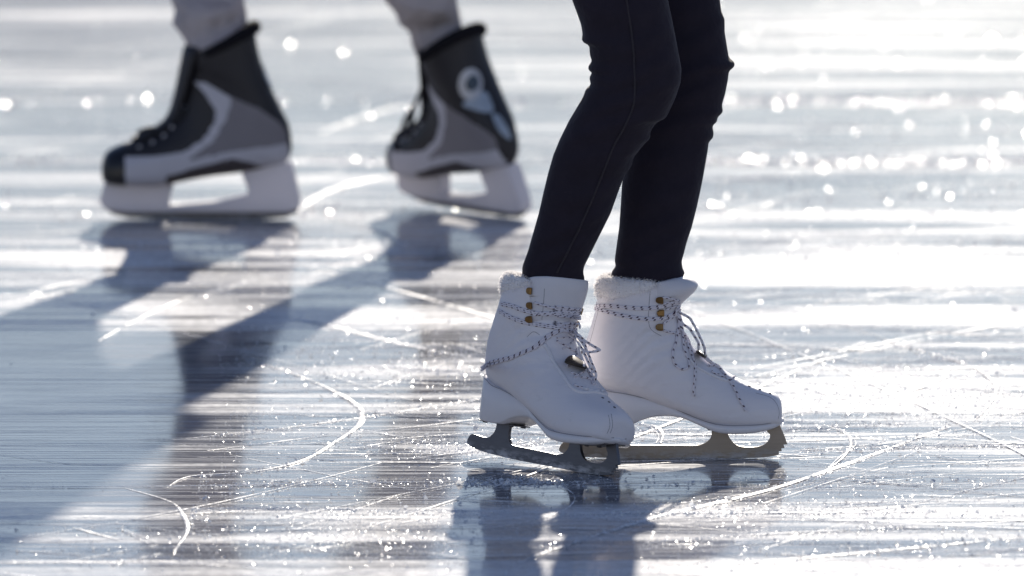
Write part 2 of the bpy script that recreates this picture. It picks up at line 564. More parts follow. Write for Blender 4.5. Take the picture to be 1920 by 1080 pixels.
TR = [([(497, 592), (560, 600), (630, 614), (755, 645), (900, 674)], .022),
      ([(189, 641), (200, 630), (327, 567), (390, 551), (516, 513)], .012),
      ([(460, 671), (567, 708), (636, 740), (668, 765), (676, 782), (667, 800), (630, 828), (567, 863), (478, 885), (352, 894), (310, 915)], .009),
      ([(302, 828), (504, 806), (680, 784), (900, 749)], .009),
      ([(236, 916), (315, 941), (343, 967), (349, 998), (327, 1036)], .010),
      ([(0, 852), (126, 869), (264, 872)], .008),
      ([(0, 570), (70, 558), (145, 542)], .03),
      ([(555, 400), (590, 370), (660, 345), (740, 330), (900, 318)], .03),
      ([(560, 395), (640, 415), (720, 440), (748, 460), (720, 480), (640, 497), (570, 520)], .012),
      ([(970, 1060), (1023, 1035), (1198, 978), (1327, 947), (1500, 902), (1780, 800)], .010),
      ([(1207, 1070), (1500, 1047), (1920, 1008)], .022),
      ([(1100, 965), (1213, 963), (1500, 962), (1760, 960)], .02),
      ([(1390, 145), (1450, 128), (1500, 108), (1506, 92), (1480, 75)], .012),
      ([(1560, 800), (1590, 815), (1600, 835), (1580, 860), (1540, 890)], .006),
      ([(1660, 640), (1800, 680), (1860, 715), (1868, 745), (1830, 790)], .008),
      ([(1185, 795), (1225, 800), (1245, 815), (1240, 832)], .008),
      ([(1180, 806), (1330, 815), (1560, 800), (1700, 795)], .012),
      ([(860, 850), (1000, 832), (1100, 800)], .012),
      ([(0, 915), (400, 912), (860, 903)], .010),
      ([(190, 960), (520, 955), (880, 963)], .010),
      ([(210, 1060), (260, 1050), (300, 1040)], .006),
      ([(230, 995), (280, 1020)], .006),
      ([(1500, 845), (1700, 840), (1920, 836)], .010),
      ([(1210, 1020), (1400, 1005), (1700, 990)], .010),
      ([(1310, 340), (1500, 325), (1750, 290), (1920, 270)], .03),
      ([(600, 250), (760, 200), (1000, 190)], .03)]
for p, w in TR:
    track(p, w * (.80 if w < .0115 else .85), wob=0.002, keep=True)
    track([(a + random.uniform(-5, 5), b_ + random.uniform(-1.2, 1.2)) for a, b_ in p], w * .3, wob=0.004)
for i in range(900):
    py = random.uniform(430, 1090) if random.random() < 0.75 else random.uniform(-20, 430)
    px = random.uniform(-300, 1900); L = random.choice([90, 160, 260, 420, 700, 1000]) * random.uniform(.6, 1.3)
    sl = random.gauss(0, 0.03) if random.random() < .75 else random.gauss(0, .16)
    cv = random.gauss(0, 0.00006)
    pts = [(px + L * k / 5, py + sl * L * k / 5 + cv * (L * k / 5) ** 2) for k in range(6)]
    track(pts, random.choice([.0018, .0022, .0026, .003, .004, .005, .008]), 0.0006, wob=.001)
for i in range(7):                                        # longer sweeping edges
    px, py = random.uniform(-100, 1900), random.uniform(620, 1060)
    rx, ry = random.uniform(150, 600), random.uniform(25, 110); a0 = random.uniform(0, 6.28); da = random.uniform(.6, 1.6) * random.choice((-1, 1))
    track([(px + rx * math.cos(a0 + da * k / 7), py + ry * math.sin(a0 + da * k / 7)) for k in range(8)], random.choice([.0025, .0035, .005]), .0006, wob=.001)
tr = link('skate_tracks', mesh_from(trV, trF), M['snow'])
tag(tr, 'white lines of scraped snow along skate cuts in ice', 'skate tracks', kind='stuff')

# ------------------------------------------------------------------ ice crumbs (loose shavings that glitter)
def crumbs():
    pos = []; size = []
    def add(px, py, s):
        if px < 420 - .25 * abs(py - 720) and 560 < py < 990 and random.random() < .995: return
        if py < 420 and s < .0022 and random.random() < .7: return
        g = ground(px, py); pos.append((g.x, g.y, g.z)); size.append(s)
    def lg(m, sg): return m * math.exp(random.gauss(0, sg))
    for i in range(9000):                                  # thin scatter everywhere
        py = random.uniform(0, 1) ** 0.8 * 1130 - 40
        add(random.uniform(-60, 1980), py, lg(0.0011, 0.45))
    for band, n, sp, s in [(190, 600, 5, .0026), (303, 700, 5, .0025), (75, 130, 25, .0030), (15, 70, 14, .0030), (240, 100, 14, .0026), (140, 80, 14, .0026), (350, 140, 16, .0024), (395, 500, 10, .0026), (470, 600, 18, .0022),
                           (690, 900, 22, .0011), (830, 900, 16, .0011), (905, 700, 6, .0012), (940, 500, 12, .001),
                           (1010, 1200, 26, .0011), (965, 700, 5, .0012), (775, 700, 14, .0011), (600, 500, 12, .0014), (520, 400, 14, .0015)]:
        for i in range(n):
            add(random.uniform(-60, 1980), random.gauss(band, sp), lg(s, 0.4))
    for band, n, sp, sz in [(190, 4200, 3.2, .0021), (303, 4800, 3.2, .0020), (75, 90, 18, .0034), (245, 110, 10, .0028), (355, 160, 12, .0026), (120, 200, 4, .0028)]:
        for i in range(n): add(random.uniform(1180, 1980), random.gauss(band, sp), lg(sz, .4))
    for i in range(1500): add(random.gauss(640, 150), random.gauss(1005, 26), lg(.0011, .4))
    for i in range(1300): add(random.gauss(850, 150), random.gauss(690, 26), lg(.0012, .4))
    for i in range(2200): add(random.gauss(1720, 170), random.gauss(740, 32), lg(.0012, .4))
    for i in range(1300): add(random.gauss(880, 110), random.gauss(838, 14), lg(.0011, .4))
    for i in range(500): add(random.gauss(960, 70), random.gauss(905, 3.5), lg(.0019, .4))
    for i in range(160): add(random.gauss(345, 12), random.gauss(965, 16), lg(.0016, .4))
    for i in range(700): add(random.gauss(1400, 120), random.gauss(955, 10), lg(.0012, .4))
    for p, w in TR:
        Q = catmull(p, 12)if False else p
        for a, b2 in zip(Q[:-1], Q[1:]):
            k = int(math.hypot(b2[0] - a[0], b2[1] - a[1]) * 0.7)
            for i in range(k):
                t = random.random()
                add(a[0] + (b2[0] - a[0]) * t + random.gauss(0, 3), a[1] + (b2[1] - a[1]) * t + random.gauss(0, 3), lg(.0012, .4))
    pos = np.array(pos); size = np.array(size)
    n = len(pos)
    quad = np.array([(1, 0, 0.0), (0, 1, .35), (-1, 0, 0.0), (0, -1, .35)], float)
    fo = np.array([(0, 1, 2), (0, 2, 3)])
    tilt = np.abs(rng.normal(size=n)) * R(24); tz = rng.uniform(0, 2 * PI, n); spin = rng.uniform(0, 2 * PI, n)
    x = np.sin(tilt / 2) * np.cos(tz); y = np.sin(tilt / 2) * np.sin(tz); w = np.cos(tilt / 2); z = np.zeros(n)
    w, x, y, z = (w * np.cos(spin / 2), x * np.cos(spin / 2) + y * np.sin(spin / 2), y * np.cos(spin / 2) - x * np.sin(spin / 2), w * np.sin(spin / 2))
    Rm = np.stack([1 - 2 * (y * y + z * z), 2 * (x * y - z * w), 2 * (x * z + y * w),
                   2 * (x * y + z * w), 1 - 2 * (x * x + z * z), 2 * (y * z - x * w),
                   2 * (x * z - y * w), 2 * (y * z + x * w), 1 - 2 * (x * x + y * y)], 1).reshape(n, 3, 3)
    sc = size[:, None, None] * quad[None] * rng.uniform(0.6, 1.3, size=(n, 4, 1))
    V = np.einsum('nij,nkj->nki', Rm, sc)
    V += pos[:, None, :]
    V[:, :, 2] += np.maximum(0, -V[:, :, 2].min(axis=1))[:, None] + 0.0002
    Fx = (fo[None] + (np.arange(n) * 4)[:, None, None]).reshape(-1, 3)
    me = bpy.data.meshes.new('crumbs')
    me.vertices.add(n * 4); me.vertices.foreach_set('co', V.reshape(-1))
    me.loops.add(len(Fx) * 3); me.loops.foreach_set('vertex_index', Fx.reshape(-1).astype(np.int32))
    me.polygons.add(len(Fx)); me.polygons.foreach_set('loop_start', np.arange(0, len(Fx) * 3, 3, dtype=np.int32))
    me.update(calc_edges=True); me.validate()
    return me


m, nt, b = mat('ice_crumb')
b.inputs['Base Color'].default_value = (0.85, 0.88, 0.92, 1)
b.inputs['Roughness'].default_value = 0.2
b.inputs['IOR'].default_value = 1.31
tl = N(nt, 'ShaderNodeBsdfTranslucent'); tl.inputs['Color'].default_value = (0.9, 0.92, 0.95, 1)
mx = N(nt, 'ShaderNodeMixShader'); mx.inputs[0].default_value = 0.35
nt.links.new(b.outputs[0], mx.inputs[1]); nt.links.new(tl.outputs[0], mx.inputs[2])
nt.links.new(mx.outputs[0], nt.nodes['Material Output'].inputs['Surface'])
M['crumb'] = m
cr = link('ice_crumbs', crumbs(), M['crumb'], smooth=False)
tag(cr, 'glittering loose ice shavings scattered over the rink', 'ice shavings', kind='stuff')


# ------------------------------------------------------------------ boots by fanned sections
def boot_rings(st, rows, cols, flat=1.0):
    """st: list of (Ox,Oz,Ix,Iz,w). Sections fan round the instep from toe to collar."""
    st = np.array(st, float)
    L = np.zeros(len(st))
    for i in range(1, len(st)):
        L[i] = L[i - 1] + 0.5 * (np.hypot(*(st[i, :2] - st[i - 1, :2])) + np.hypot(*(st[i, 2:4] - st[i - 1, 2:4]))) + 1e-5
    L /= L[-1]
    t = np.linspace(0, 1, rows) ** 1.25
    q = pchip(L, st, t)
    rings = []
    for i in range(rows):
        ox, oz, ix, iz, w = q[i]
        f = 1 - min(1, max(0, (t[i] - 0.45) / 0.25)); f = f * f * (3 - 2 * f)     # 1 foot -> 0 shaft
        vc = 0.36 * f + 0.5 * (1 - f)
        nb = 3.6 * f + 2.25 * (1 - f); nt_ = 2.15 * f + 2.3 * (1 - f)
        ring = []
        for k in range(cols):
            a = 2 * PI * k / cols
            c, s = math.cos(a), math.sin(a)              # c=-1 at O (sole), +1 at I (instep)
            n = nb if c < 0 else nt_
            cc = math.copysign(abs(c) ** (2 / n), c); ss = math.copysign(abs(s) ** (2 / n), s)
            v = vc + (cc * vc if c < 0 else cc * (1 - vc))
            ring.append(Vector((ox + (ix - ox) * v, w * ss, oz + (iz - oz) * v)))
        rings.append(ring)
    return rings


FIG = [(.1327, .052, .1327, .056, .003), (.1318, .0455, .1318, .067, .017), (.1285, .043, .128, .0755, .0265), (.122, .042, .120, .0805, .0325),
       (.110, .0405, .1085, .0855, .0385), (.095, .0395, .096, .090, .0425), (.075, .0390, .079, .097, .0450), (.05, .042, .0615, .108, .0450),
       (.025, .050, .045, .119, .0430), (0, .060, .0315, .129, .0405), (-.03, .070, .0215, .141, .0385), (-.06, .0765, .0140, .153, .0380),
       (-.09, .082, .0105, .163, .0380), (-.104, .091, .009, .170, .0385), (-.1085, .110, .0085, .178, .0395), (-.1068, .130, .0085, .186, .0415),
       (-.1010, .150, .0088, .194, .0430), (-.0945, .172, .009, .201, .0440), (-.0900, .190, .009, .207, .0445), (-.0880, .2085, .0085, .213, .0445)]


def fig_boot_mesh():
    r = boot_rings(FIG, 84, 72)
    # lining: fold the collar inwards and down
    top = r[-1]; c = sum(top, Vector()) / len(top)
    r.append([p.lerp(c, 0.05) + Vector((0, 0, .003)) for p in top])
    r.append([p.lerp(c, 0.13) + Vector((0, 0, .001)) for p in top])
    r.append([p.lerp(c, 0.15) + Vector((0, 0, -.045)) for p in top])
    # soft folds where the ankle bends
    for ring in r[:-3]:
        for p in ring:
            g = math.exp(-((p.x + .02) / .05) ** 2 - ((p.z - .135) / .045) ** 2)
            d = .0030 * g * math.sin(230 * (p.z * .8 - p.x * .55) + 1.5 * math.sin(60 * p.x) + (1 if p.y > 0 else 0))
            p.y += math.copysign(d * min(1, abs(p.y) / .02), p.y)
    return rings_mesh(r)


SOLE_TOP = []


def fig_sole_mesh():
    W = [(-.1105, .0), (-.108, .0135), (-.102, .0225), (-.092, .029), (-.075, .0325), (-.05, .032), (-.02, .031), (.01, .0345), (.04, .0405),
         (.07, .0445), (.095, .0435), (.112, .037), (.123, .0285), (.1305, .017), (.1345, .0)]
    Z = [(-.1105, .0375, .094), (-.09, .037, .0885), (-.075, .0365, .083), (-.058, .0375, .0805), (-.048, .041, .0785), (-.036, .0465, .0755), (-.02, .0505, .0705),
         (-.005, .0515, .0655), (.01, .0495, .0595), (.03, .042, .0515), (.045, .0355, .0465), (.058, .032, .0440), (.075, .0310, .0435), (.10, .0325, .0440), (.120, .0360, .0455), (.1345, .041, .0480)]
    s = np.linspace(0, 1, 90)
    Z = [(a[0], a[1] + .0030, a[2] + .001) for a in Z]; W = [(a, b_ * (.97 if a > 0 else .88)) for a, b_ in W]
    xs = -.1105 + (.2450) * (0.5 - 0.5 * np.cos(PI * s))
    w = pchip([a for a, _ in W], [b_ for _, b_ in W], xs)[:, 0]
    zz = pchip([a[0] for a in Z], [a[1:] for a in Z], xs)
    SOLE_TOP[:] = [(x, ww, zt) for x, ww, (zb, zt) in zip(xs, w, zz) if ww > .004][::2]
    rings = []
    for x, ww, (zb, zt) in zip(xs, w, zz):
        ww = max(ww, .0008); r = min(.0022, ww * .4); h = zt - zb
        heel = max(0, min(1, (-.035 - x) / .03))
        wb = ww * (1 - .10 * heel)
        pts = [(-wb + r, zb), (wb - r, zb), (wb, zb + r), (ww * (1 - .03 * heel), zb + h * .5), (ww, zt - r), (ww - r, zt), (-ww + r, zt), (-ww, zt - r), (-ww * (1 - .03 * heel), zb + h * .5), (-wb, zb + r)]
        rings.append([Vector((x, a, c)) for a, c in pts])
    return rings_mesh(rings)


BLADE = [(-.136, .0095), (-.1345, .0155), (-.130, .0200), (-.122, .0205), (-.108, .0195), (-.098, .0205), (-.0905, .0265), (-.0875, .0330), (-.0870, .0415),
         (-.0620, .0415), (-.0635, .0330), (-.0630, .0260), (-.0590, .0190), (-.050, .0165), (-.02, .0163), (.015, .0160), (.030, .0160),
         (.0390, .0185), (.0450, .0230), (.0475, .0280), (.0480, .0370), (.0665, .0370), (.0680, .0280), (.0715, .0220), (.0760, .0175), (.083, .0148), (.095, .0140),
         (.105, .0148), (.1125, .0180), (.1175, .0240), (.1178, .0290), (.1140, .0340), (.1150, .0415), (.1285, .0445), (.1320, .0355), (.1360, .0260), (.1390, .0172),
         (.1345, .0168), (.1358, .0128), (.1318, .0125), (.1322, .0090), (.1287, .0088), (.1290, .0050), (.1215, .0030), (.107, .0012), (.08, .0002), (.05, 0), (-.04, 0), (-.09, .0012), (-.118, .0035), (-.130, .0062)]


def blade_mesh():
    cor = {8, 9, 20, 21, 32, 33, 36, 37, 38, 39, 40, 41, 42}
    return extrude_profile(smooth_poly(BLADE, 4, cor), .0042, 'blade')


def bvh_of(meshes, Mx):
    V = []; Fs = []
    for me in meshes:
        b0 = len(V); V += [Mx @ v.co for v in me.vertices]
        Fs += [tuple(b0 + i for i in p.vertices) for p in me.polygons]
    return BVHTree.FromPolygons(V, Fs)


def drape(bvh, pts_px, off, Yfree, per=6, hits_only=False):
    """photo polyline measured on the boot: lay it on the real surface, or hang it free at depth Yfree"""
    out = []
    P = catmull([(p[0], p[1], 0) for p in pts_px], per)
    depth = None
    for p in P:
        d = ray(p.x, p.y)
        hit = bvh.ray_cast(CAM, d)
        if hit[0] is not None:
            n = hit[1] if hit[1].dot(d) < 0 else -hit[1]
            q = hit[0] + n * off; depth = q.y
        elif hits_only: continue
        else:
            q = at(p.x, p.y, depth if depth is not None and Yfree is None else (Yfree if Yfree is not None else 0))
            near = bvh.find_nearest(q)
            if near[0] is not None and near[3] < .012: q = near[0] + (q - near[0]).normalized() * max(off, near[3] * .5)
        out.append(q)
    # relax
    for _ in range(2):
        out = [out[0]] + [out[i] * .5 + (out[i - 1] + out[i + 1]) * .25 for i in range(1, len(out) - 1)] + [out[-1]]
    return out


def tongue_mesh(boot_bvh, prof, ang=62, ca=-.012):
    """padded tongue standing up inside the front of the collar; prof: (z, outward offset)"""
    rings_o = []; nphi = 26
    zs = np.linspace(prof[0][0], prof[-1][0], 22)
    offs = pchip([p[0] for p in prof], [p[1] for p in prof], zs)[:, 0]
    Vs = []; Fs = []
    A = Vector((-.043, 0, 0))
    outer = []; inner = []
    for z, of in zip(zs, offs):
        ro = []; ri = []
        for k in range(nphi + 1):
            ph = R(-ang + 2 * ang * k / nphi)
            d = Vector((math.cos(ph), math.sin(ph), 0))
            zc = min(z, .2)
            o = Vector((A.x, 0, zc)) + d * .2
            h = boot_bvh.ray_cast(o, -d)
            rad = (h[0] - Vector((A.x, 0, zc))).length if h[0] else .05
            fall = max(0.0, math.cos(ph * 90 / ang)) ** 0.7
            edge = 1 - max(0, (abs(ph) - R(ang * .8)) / R(ang * .2))
            rr = rad + .0012 + of * fall - .0035 * (1 - edge)
            zz = z - .006 * (abs(ph) / R(ang)) ** 3 * (z > .2)
            ro.append(Vector((A.x, 0, zz)) + d * rr)
            ri.append(Vector((A.x, 0, zz)) + d * (rr - .0075 * max(.15, edge)))
        outer.append(ro); inner.append(ri)
    rings = [ro + ri[::-1] for ro, ri in zip(outer, inner)]
    me = rings_mesh(rings)
    return me


def fur_mesh(boot_me_rings_top, w0, w1, rad, seed, nhair=4200):
    """fluffy lining rolled over the collar: a lumpy roll with thousands of fine hairs"""
    rnd = random.Random(seed)
    top = boot_me_rings_top; n = len(top)
    c = sum(top, Vector()) / n
    path = []
    for k in range(n + 1):
        p = top[k % n]
        a = abs(math.atan2(p.y, p.x - c.x))          # 0 front .. pi back
        if a > R(w0): path.append((a, p))
    # order from +y side round the back to -y
    path.sort(key=lambda t: math.atan2(t[1].y, -(t[1].x - c.x)))
    V = []; Fs = []
    P = [p for _, p in path]; A = [a for a, _ in path]
    m = len(P); nn = 14; rings = []; NRM = []
    for i, (p, a) in enumerate(zip(P, A)):
        t = (P[min(i + 1, m - 1)] - P[max(i - 1, 0)]).normalized()
        out = Vector((p.x - c.x, p.y, 0)).normalized(); up = Vector((0, 0, 1))
        e = min(1, i / 4, (m - 1 - i) / 4)
        f = .28 + .72 * min(1, max(0, (a - R(w0)) / R(75)))
        ro = rad * f * (.35 + .65 * e)
        ring = []
        for k in range(nn):
            th = 2 * PI * k / nn
            rr = ro
            ring.append(p + out * (math.cos(th) * rr * .72 - .0052 * f) + up * (math.sin(th) * rr * 1.25 + .004 - .006 * f))
        rings.append((ring, out))
    for ring, _ in rings:
        V += ring; cc = sum(ring, Vector()) / nn; NRM += [(p - cc).normalized() for p in ring]
    for i in range(m - 1):
        for k in range(nn):
            k2 = (k + 1) % nn
            Fs.append((i * nn + k, i * nn + k2, (i + 1) * nn + k2, (i + 1) * nn + k))
    Fs.append(tuple(range(nn))); Fs.append(tuple(range((m - 1) * nn, m * nn)))
    for h in range(nhair):
        i = rnd.randrange(m); k = rnd.randrange(nn)
        ring, out = rings[i]
        cen = sum(ring, Vector()) / nn
        p = ring[k].lerp(ring[(k + 1) % nn], rnd.random())
        d = ((p - cen).normalized() + Vector((rnd.gauss(0, .5), rnd.gauss(0, .5), rnd.gauss(-.1, .5)))).normalized()
        L = rnd.uniform(.0022, .0062)
        s = d.orthogonal().normalized() * .00022
        s.rotate(Matrix.Rotation(rnd.uniform(0, PI), 3, d))
        b0 = len(V)
        bend = Vector((0, 0, -.0012))
        V += [p - s, p + s, p + d * L * .6 + s * .7, p + d * L + bend]; NRM += [((p - cen).normalized() + d * .25).normalized()] * 4
        Fs += [(b0, b0 + 1, b0 + 2), (b0 + 1, b0 + 3, b0 + 2)]
    me = mesh_from(V, Fs)
    me.polygons.foreach_set('use_smooth', [True] * len(me.polygons))
    me.materials.append(M['fur']); me.materials.append(M['fur_hair'])
    me.polygons.foreach_set('material_index', [1 if len(p.vertices) == 3 else 0 for p in me.polygons])
    return me


def leaf_plate(center, axis, normal, L, H, th):
    """pointed-oval metal lace guard"""
    axis = axis.normalized(); normal = (normal - axis * normal.dot(axis)).normalized(); side = normal.cross(axis)
    V = []; Fs = []; n = 20
    top = []; 
    for layer, (s, z) in enumerate(((1, 0), (1, th), (.78, th * 1.7))):
        for k in range(n):
            a = 2 * PI * k / n
            x = math.cos(a); y = math.sin(a) * (1 - abs(x) ** 2.2) ** .35 if abs(x) < .999 else 0
            V.append(center + axis * (x * L / 2 * s) + side * (math.sin(a) * abs(math.sin(a)) ** .5 * H / 2 * s) + normal * (z - .5 * (x * L / 2 * s) ** 2 / .05))
    for l in range(2):
        for k in range(n):
            k2 = (k + 1) % n; Fs.append((l * n + k, l * n + k2, (l + 1) * n + k2, (l + 1) * n + k))
    Fs.append(tuple(range(n))[::-1]); Fs.append(tuple(range(2 * n, 3 * n)))
    return V, Fs


def hook_mesh(p, n, tdir, s=1.0):
    """brass speed hook: rounded shield curling away from the leather; tdir points to the front of the boot"""
    n = n.normalized(); tdir = (tdir - n * tdir.dot(n)).normalized(); u = n.cross(tdir)
    prof = [(-.0045, 0), (-.0042, .0022), (-.002, .0038), (.0012, .0043), (.0038, .0042), (.0046, .0036), (.0046, -.0036), (.0038, -.0042), (.0012, -.0043), (-.002, -.0038), (-.0042, -.0022)]
    V = []; Fs = []; k = len(prof)
    for sc, h in ((.6, 0), (.6, .0012), (1.0, .0016), (1.0, .0026), (.82, .0034)):
        for a, b_ in prof:
            V.append(p + tdir * (a * sc * s) + u * (b_ * sc * s) + n * (h * s + (.0008 if a > .003 and h > .002 else 0)))
    for l in range(4):
        for i in range(k):
            j = (i + 1) % k; Fs.append((l * k + i, l * k + j, (l + 1) * k + j, (l + 1) * k + i))
    Fs.append(tuple(range(k))[::-1]); Fs.append(tuple(range(4 * k, 5 * k)))
    return V, Fs


def local_mesh(V, Fs, Mx):
    inv = Mx.inverted()
    return fix_normals(mesh_from([inv @ Vector(v) for v in V], Fs))


Yfar = ground(1260, 859.5).y
Ynear = ground(1014, 876.5).y
YAW_N = R(-49)
M_far = Matrix.Translation((at(1260, 859, Yfar).x, Yfar, 0)) @ Matrix.Rotation(R(0), 4, 'Z')
M_near = Matrix.Translation((at(1014, 876, Ynear).x, Ynear, .0035)) @ Matrix.Rotation(YAW_N, 4, 'Z') @ Matrix.Rotation(R(-8.5), 4, 'X') @ Matrix.Rotation(R(2.4), 4, 'Y')

woman_base = Vector((at(1140, 868, (Yfar + Ynear) / 2).x, (Yfar + Ynear) / 2, 0))
woman = None


def figure_skate(Mx, parent, steel, tprof, wraps, strands, piping, seams, hooks, lens, holes, label, seed, Yoff):
    root = empty('ice_skate', Mx, parent)
    root['label'] = label
    boot_me = fig_boot_mesh()
    boot = link('boot', boot_me, M['white_leather'], root)
    lb = BVHTree.FromPolygons([v.co.copy() for v in boot_me.vertices], [tuple(p.vertices) for p in boot_me.polygons])
    link('sole', fig_sole_mesh(), M['white_sole'], root)
    bl = link('blade', blade_mesh(), steel, root, smooth=False)
    # mounting plates with screws
    V = []; Fs = []
    def slab(x0, z0, x1, z1, w, th):
        b0 = len(V)
        for x, z in ((x0, z0), (x1, z1)):
            for y in (-w, w):
                for dz in (0, th): V.append(Vector((x, y, z + dz)))
        Fs.extend([tuple(b0 + i for i in f) for f in ((0, 1, 3, 2), (4, 6, 7, 5), (0, 4, 5, 1), (2, 3, 7, 6), (0, 2, 6, 4), (1, 5, 7, 3))])
    slab(-.1055, .0390, -.046, .0395, .0155, .0014)
    link('mounting_plate', fix_normals(mesh_from(V, Fs)), M['dark_metal'], root, smooth=False)
    V, Fs = [], []
    prof = [(.036, .0408), (.056, .0342), (.076, .0329), (.102, .0346), (.126, .0394)]
    for x, z in prof: V += [Vector((x, y_, z + dz)) for y_, dz in ((-.0165, 0), (.0165, 0), (.0165, .0014), (-.0165, .0014))]
    for i in range(len(prof) - 1):
        Fs += [(i * 4 + k, i * 4 + (k + 1) % 4, i * 4 + 4 + (k + 1) % 4, i * 4 + 4 + k) for k in range(4)]
    Fs += [(3, 2, 1, 0), tuple(len(V) - 4 + k for k in range(4))]
    link('mounting_plate', fix_normals(mesh_from(V, Fs)), M['dark_metal'], root, smooth=False)
    for x, z in ((-.099, .0375), (-.052, .0378), (.046, .0352), (.088, .0325), (.110, .0350)):
        for y in (-.010, .010):
            T = Tubes(); T.add([(x, y, z + .0025), (x, y, z + .0006), (x, y, z)], [.0034, .0034, .0024], 10)
            link('screw', T.build(), M['dark_metal'], root)
    tg_me = tongue_mesh(lb, tprof)
    link('tongue', tg_me, M['tongue'], root)
    top = boot_rings(FIG, 84, 72)[-1]
    link('fur_trim', fur_mesh(top, 56, 100, .0118, seed, 5000), None, root)
    bv = bvh_of([boot_me, tg_me], Mx)
    inv = Mx.inverted()
    Yf = Mx.translation.y + Yoff
    T = Tubes()
    for path, dbl in wraps:
        for o in dbl:
            P = drape(bv, [(a, b_ + o) for a, b_ in path], .0011, Yf, 8, True)
            L = [inv @ p for p in P]
            mir = [Vector((p.x, -p.y, p.z)) for p in L][::-1]
            T.add(L + mir[1:] , .0016)
    for path, rr in strands:
        rr *= 1.18
        P = drape(bv, path, rr, Yf)
        T.add([inv @ p for p in P], rr)
    link('laces', T.build(), M['lace'], root)
    for path, rr in piping:
        P = [inv @ p for p in drape(bv, path, rr * .2, Yf)]
        T = Tubes(); T.add(P, rr); link('piping', T.build(), M['white_sole'], root)
        T = Tubes(); T.add([Vector((p.x, -p.y, p.z)) for p in P], rr); link('piping', T.build(), M['white_sole'], root)
    for path in seams:
        P = [inv @ p for p in drape(bv, path, .00002, Yf, 14)]
        T = Tubes(); T.add(P, .00038, 5); link('seam', T.build(), M['seam_grey'], root)
    for sg in (-1, 1):
        T = Tubes(); T.add([(x, sg * (w_ + .0002), z_ + .0001) for x, w_, z_ in SOLE_TOP], .00045, 5)
        link('seam', T.build(), M['seam_grey'], root)
    for path in holes:
        p = drape(bv, [path, (path[0] + .1, path[1])], .0002, Yf, 1)[0]
        h = bv.find_nearest(p)
        nn = h[1]; q = inv @ p; ln = (inv.to_3x3() @ nn).normalized()
        if ln.z < 0: ln = -ln
        t1 = ln.orthogonal().normalized(); t2 = ln.cross(t1)
        T = Tubes(); T.add([q + (t1 * math.cos(a) + t2 * math.sin(a)) * .0014 for a in np.linspace(0, 2 * PI, 13)], .0005, 6)
        link('eyelet', T.build(), M['dark_seam'], root)
    for hx, hy in hooks:
        d = ray(hx, hy); h = bv.ray_cast(CAM, d)
        if h[0] is None: continue
        n = h[1] if h[1].dot(d) < 0 else -h[1]
        td = Mx.to_3x3() @ Vector((1, 0, 0))
        V, Fs = hook_mesh(h[0], n, td, 1.0)
        hm = local_mesh(V, Fs, Mx)
        link('lace_hook', hm, M['brass'], root, smooth=False)
        m2 = hm.copy()
        for v in m2.vertices: v.co.y *= -1
        m2.flip_normals()
        o = bpy.data.objects.new('lace_hook', m2); C.objects.link(o); o.parent = root
    (lx, ly), Ln, Hn, axl = lens
    d = ray(lx, ly); h = bv.ray_cast(CAM, d)
    if h[0] is not None:
        n = h[1] if h[1].dot(d) < 0 else -h[1]
        V, Fs = leaf_plate(h[0] + n * .0075, Mx.to_3x3() @ Vector(axl), n, Ln, Hn, .0015)
        link('lace_guard', local_mesh(V, Fs, Mx), M['bronze'], root)
    # pull loop on the heel
    T = Tubes(); T.add([(-.1095, 0, .096), (-.1122, 0, .106), (-.1120, 0, .120), (-.1075, 0, .132)], .0011, 6)
    link('heel_loop', T.build(), M['dark_seam'], root)
    return root, bv


# ------------------------------------------------------------------ legs as lofted silhouettes
def interp(rows, y):
    ys = [r[0] for r in rows]
    return float(np.interp(y, ys, [r[1] for r in rows]))


def leg_rings(Ls, Rs, Yf, y0, y1, step, kd=.92, cols=56, fold=0.0, seed=0):
    """rows of a trouser leg: left and right outline (photo rows) at depth Yf(py) -> full rings"""
    rnd = random.Random(seed)
    rings = []
    ys = np.arange(y0, y1 + .01, step)
    Lx = np.interp(ys, [r[0] for r in Ls], [r[1] for r in Ls]); Rx = np.interp(ys, [r[0] for r in Rs], [r[1] for r in Rs])
    k = np.array([1, 2, 1]) / 4
    Lx = np.concatenate([[Lx[0]], np.convolve(Lx, k, 'valid'), [Lx[-1]]]); Rx = np.concatenate([[Rx[0]], np.convolve(Rx, k, 'valid'), [Rx[-1]]])
    # smooth base width for the depth
    ker = np.ones(31) / 31
    W = np.convolve(np.pad(Rx - Lx, 15, mode='edge'), ker, 'valid')
    for y, l, r, w in zip(ys, Lx, Rx, W):
        Y = Yf(y)
        a = at(l, y, Y); b_ = at(r, y, Y)
        hd = (at(960 + w / 2, y, Y).x - at(960, y, Y).x) * kd
        c = (a + b_) / 2; h = (b_.x - a.x) / 2
        ring = []
        for q in range(cols):
            t = 2 * PI * q / cols
            ct, st = math.cos(t), math.sin(t)
            f = 1 + fold * math.sin(y * .11 + 2.4 * ct + 1.3 * math.sin(2 * t + y * .02)) * abs(st)
            ring.append(Vector((c.x + h * math.copysign(abs(ct) ** .92, ct), Y + hd * math.copysign(abs(st) ** .92, st) * f, c.z)))
        rings.append(ring)
    return rings


def join_meshes(ms):
    V = []; Fs = []
    for me in ms:
        b0 = len(V); V += [tuple(v.co) for v in me.vertices]; Fs += [tuple(b0 + i for i in p.vertices) for p in me.polygons]
    return mesh_from(V, Fs)


def ellipsoid_stack(rows, cols=40):
    """rows: (x, y, z, rx, ry) horizontal ellipses"""
    rings = [[Vector((x + rx * math.cos(2 * PI * k / cols), y + ry * math.sin(2 * PI * k / cols), z)) for k in range(cols)] for x, y, z, rx, ry in rows]
    return rings_mesh(rings)


def z5(pts): return [(960 + a / 2, b_ / 2) for a, b_ in pts]


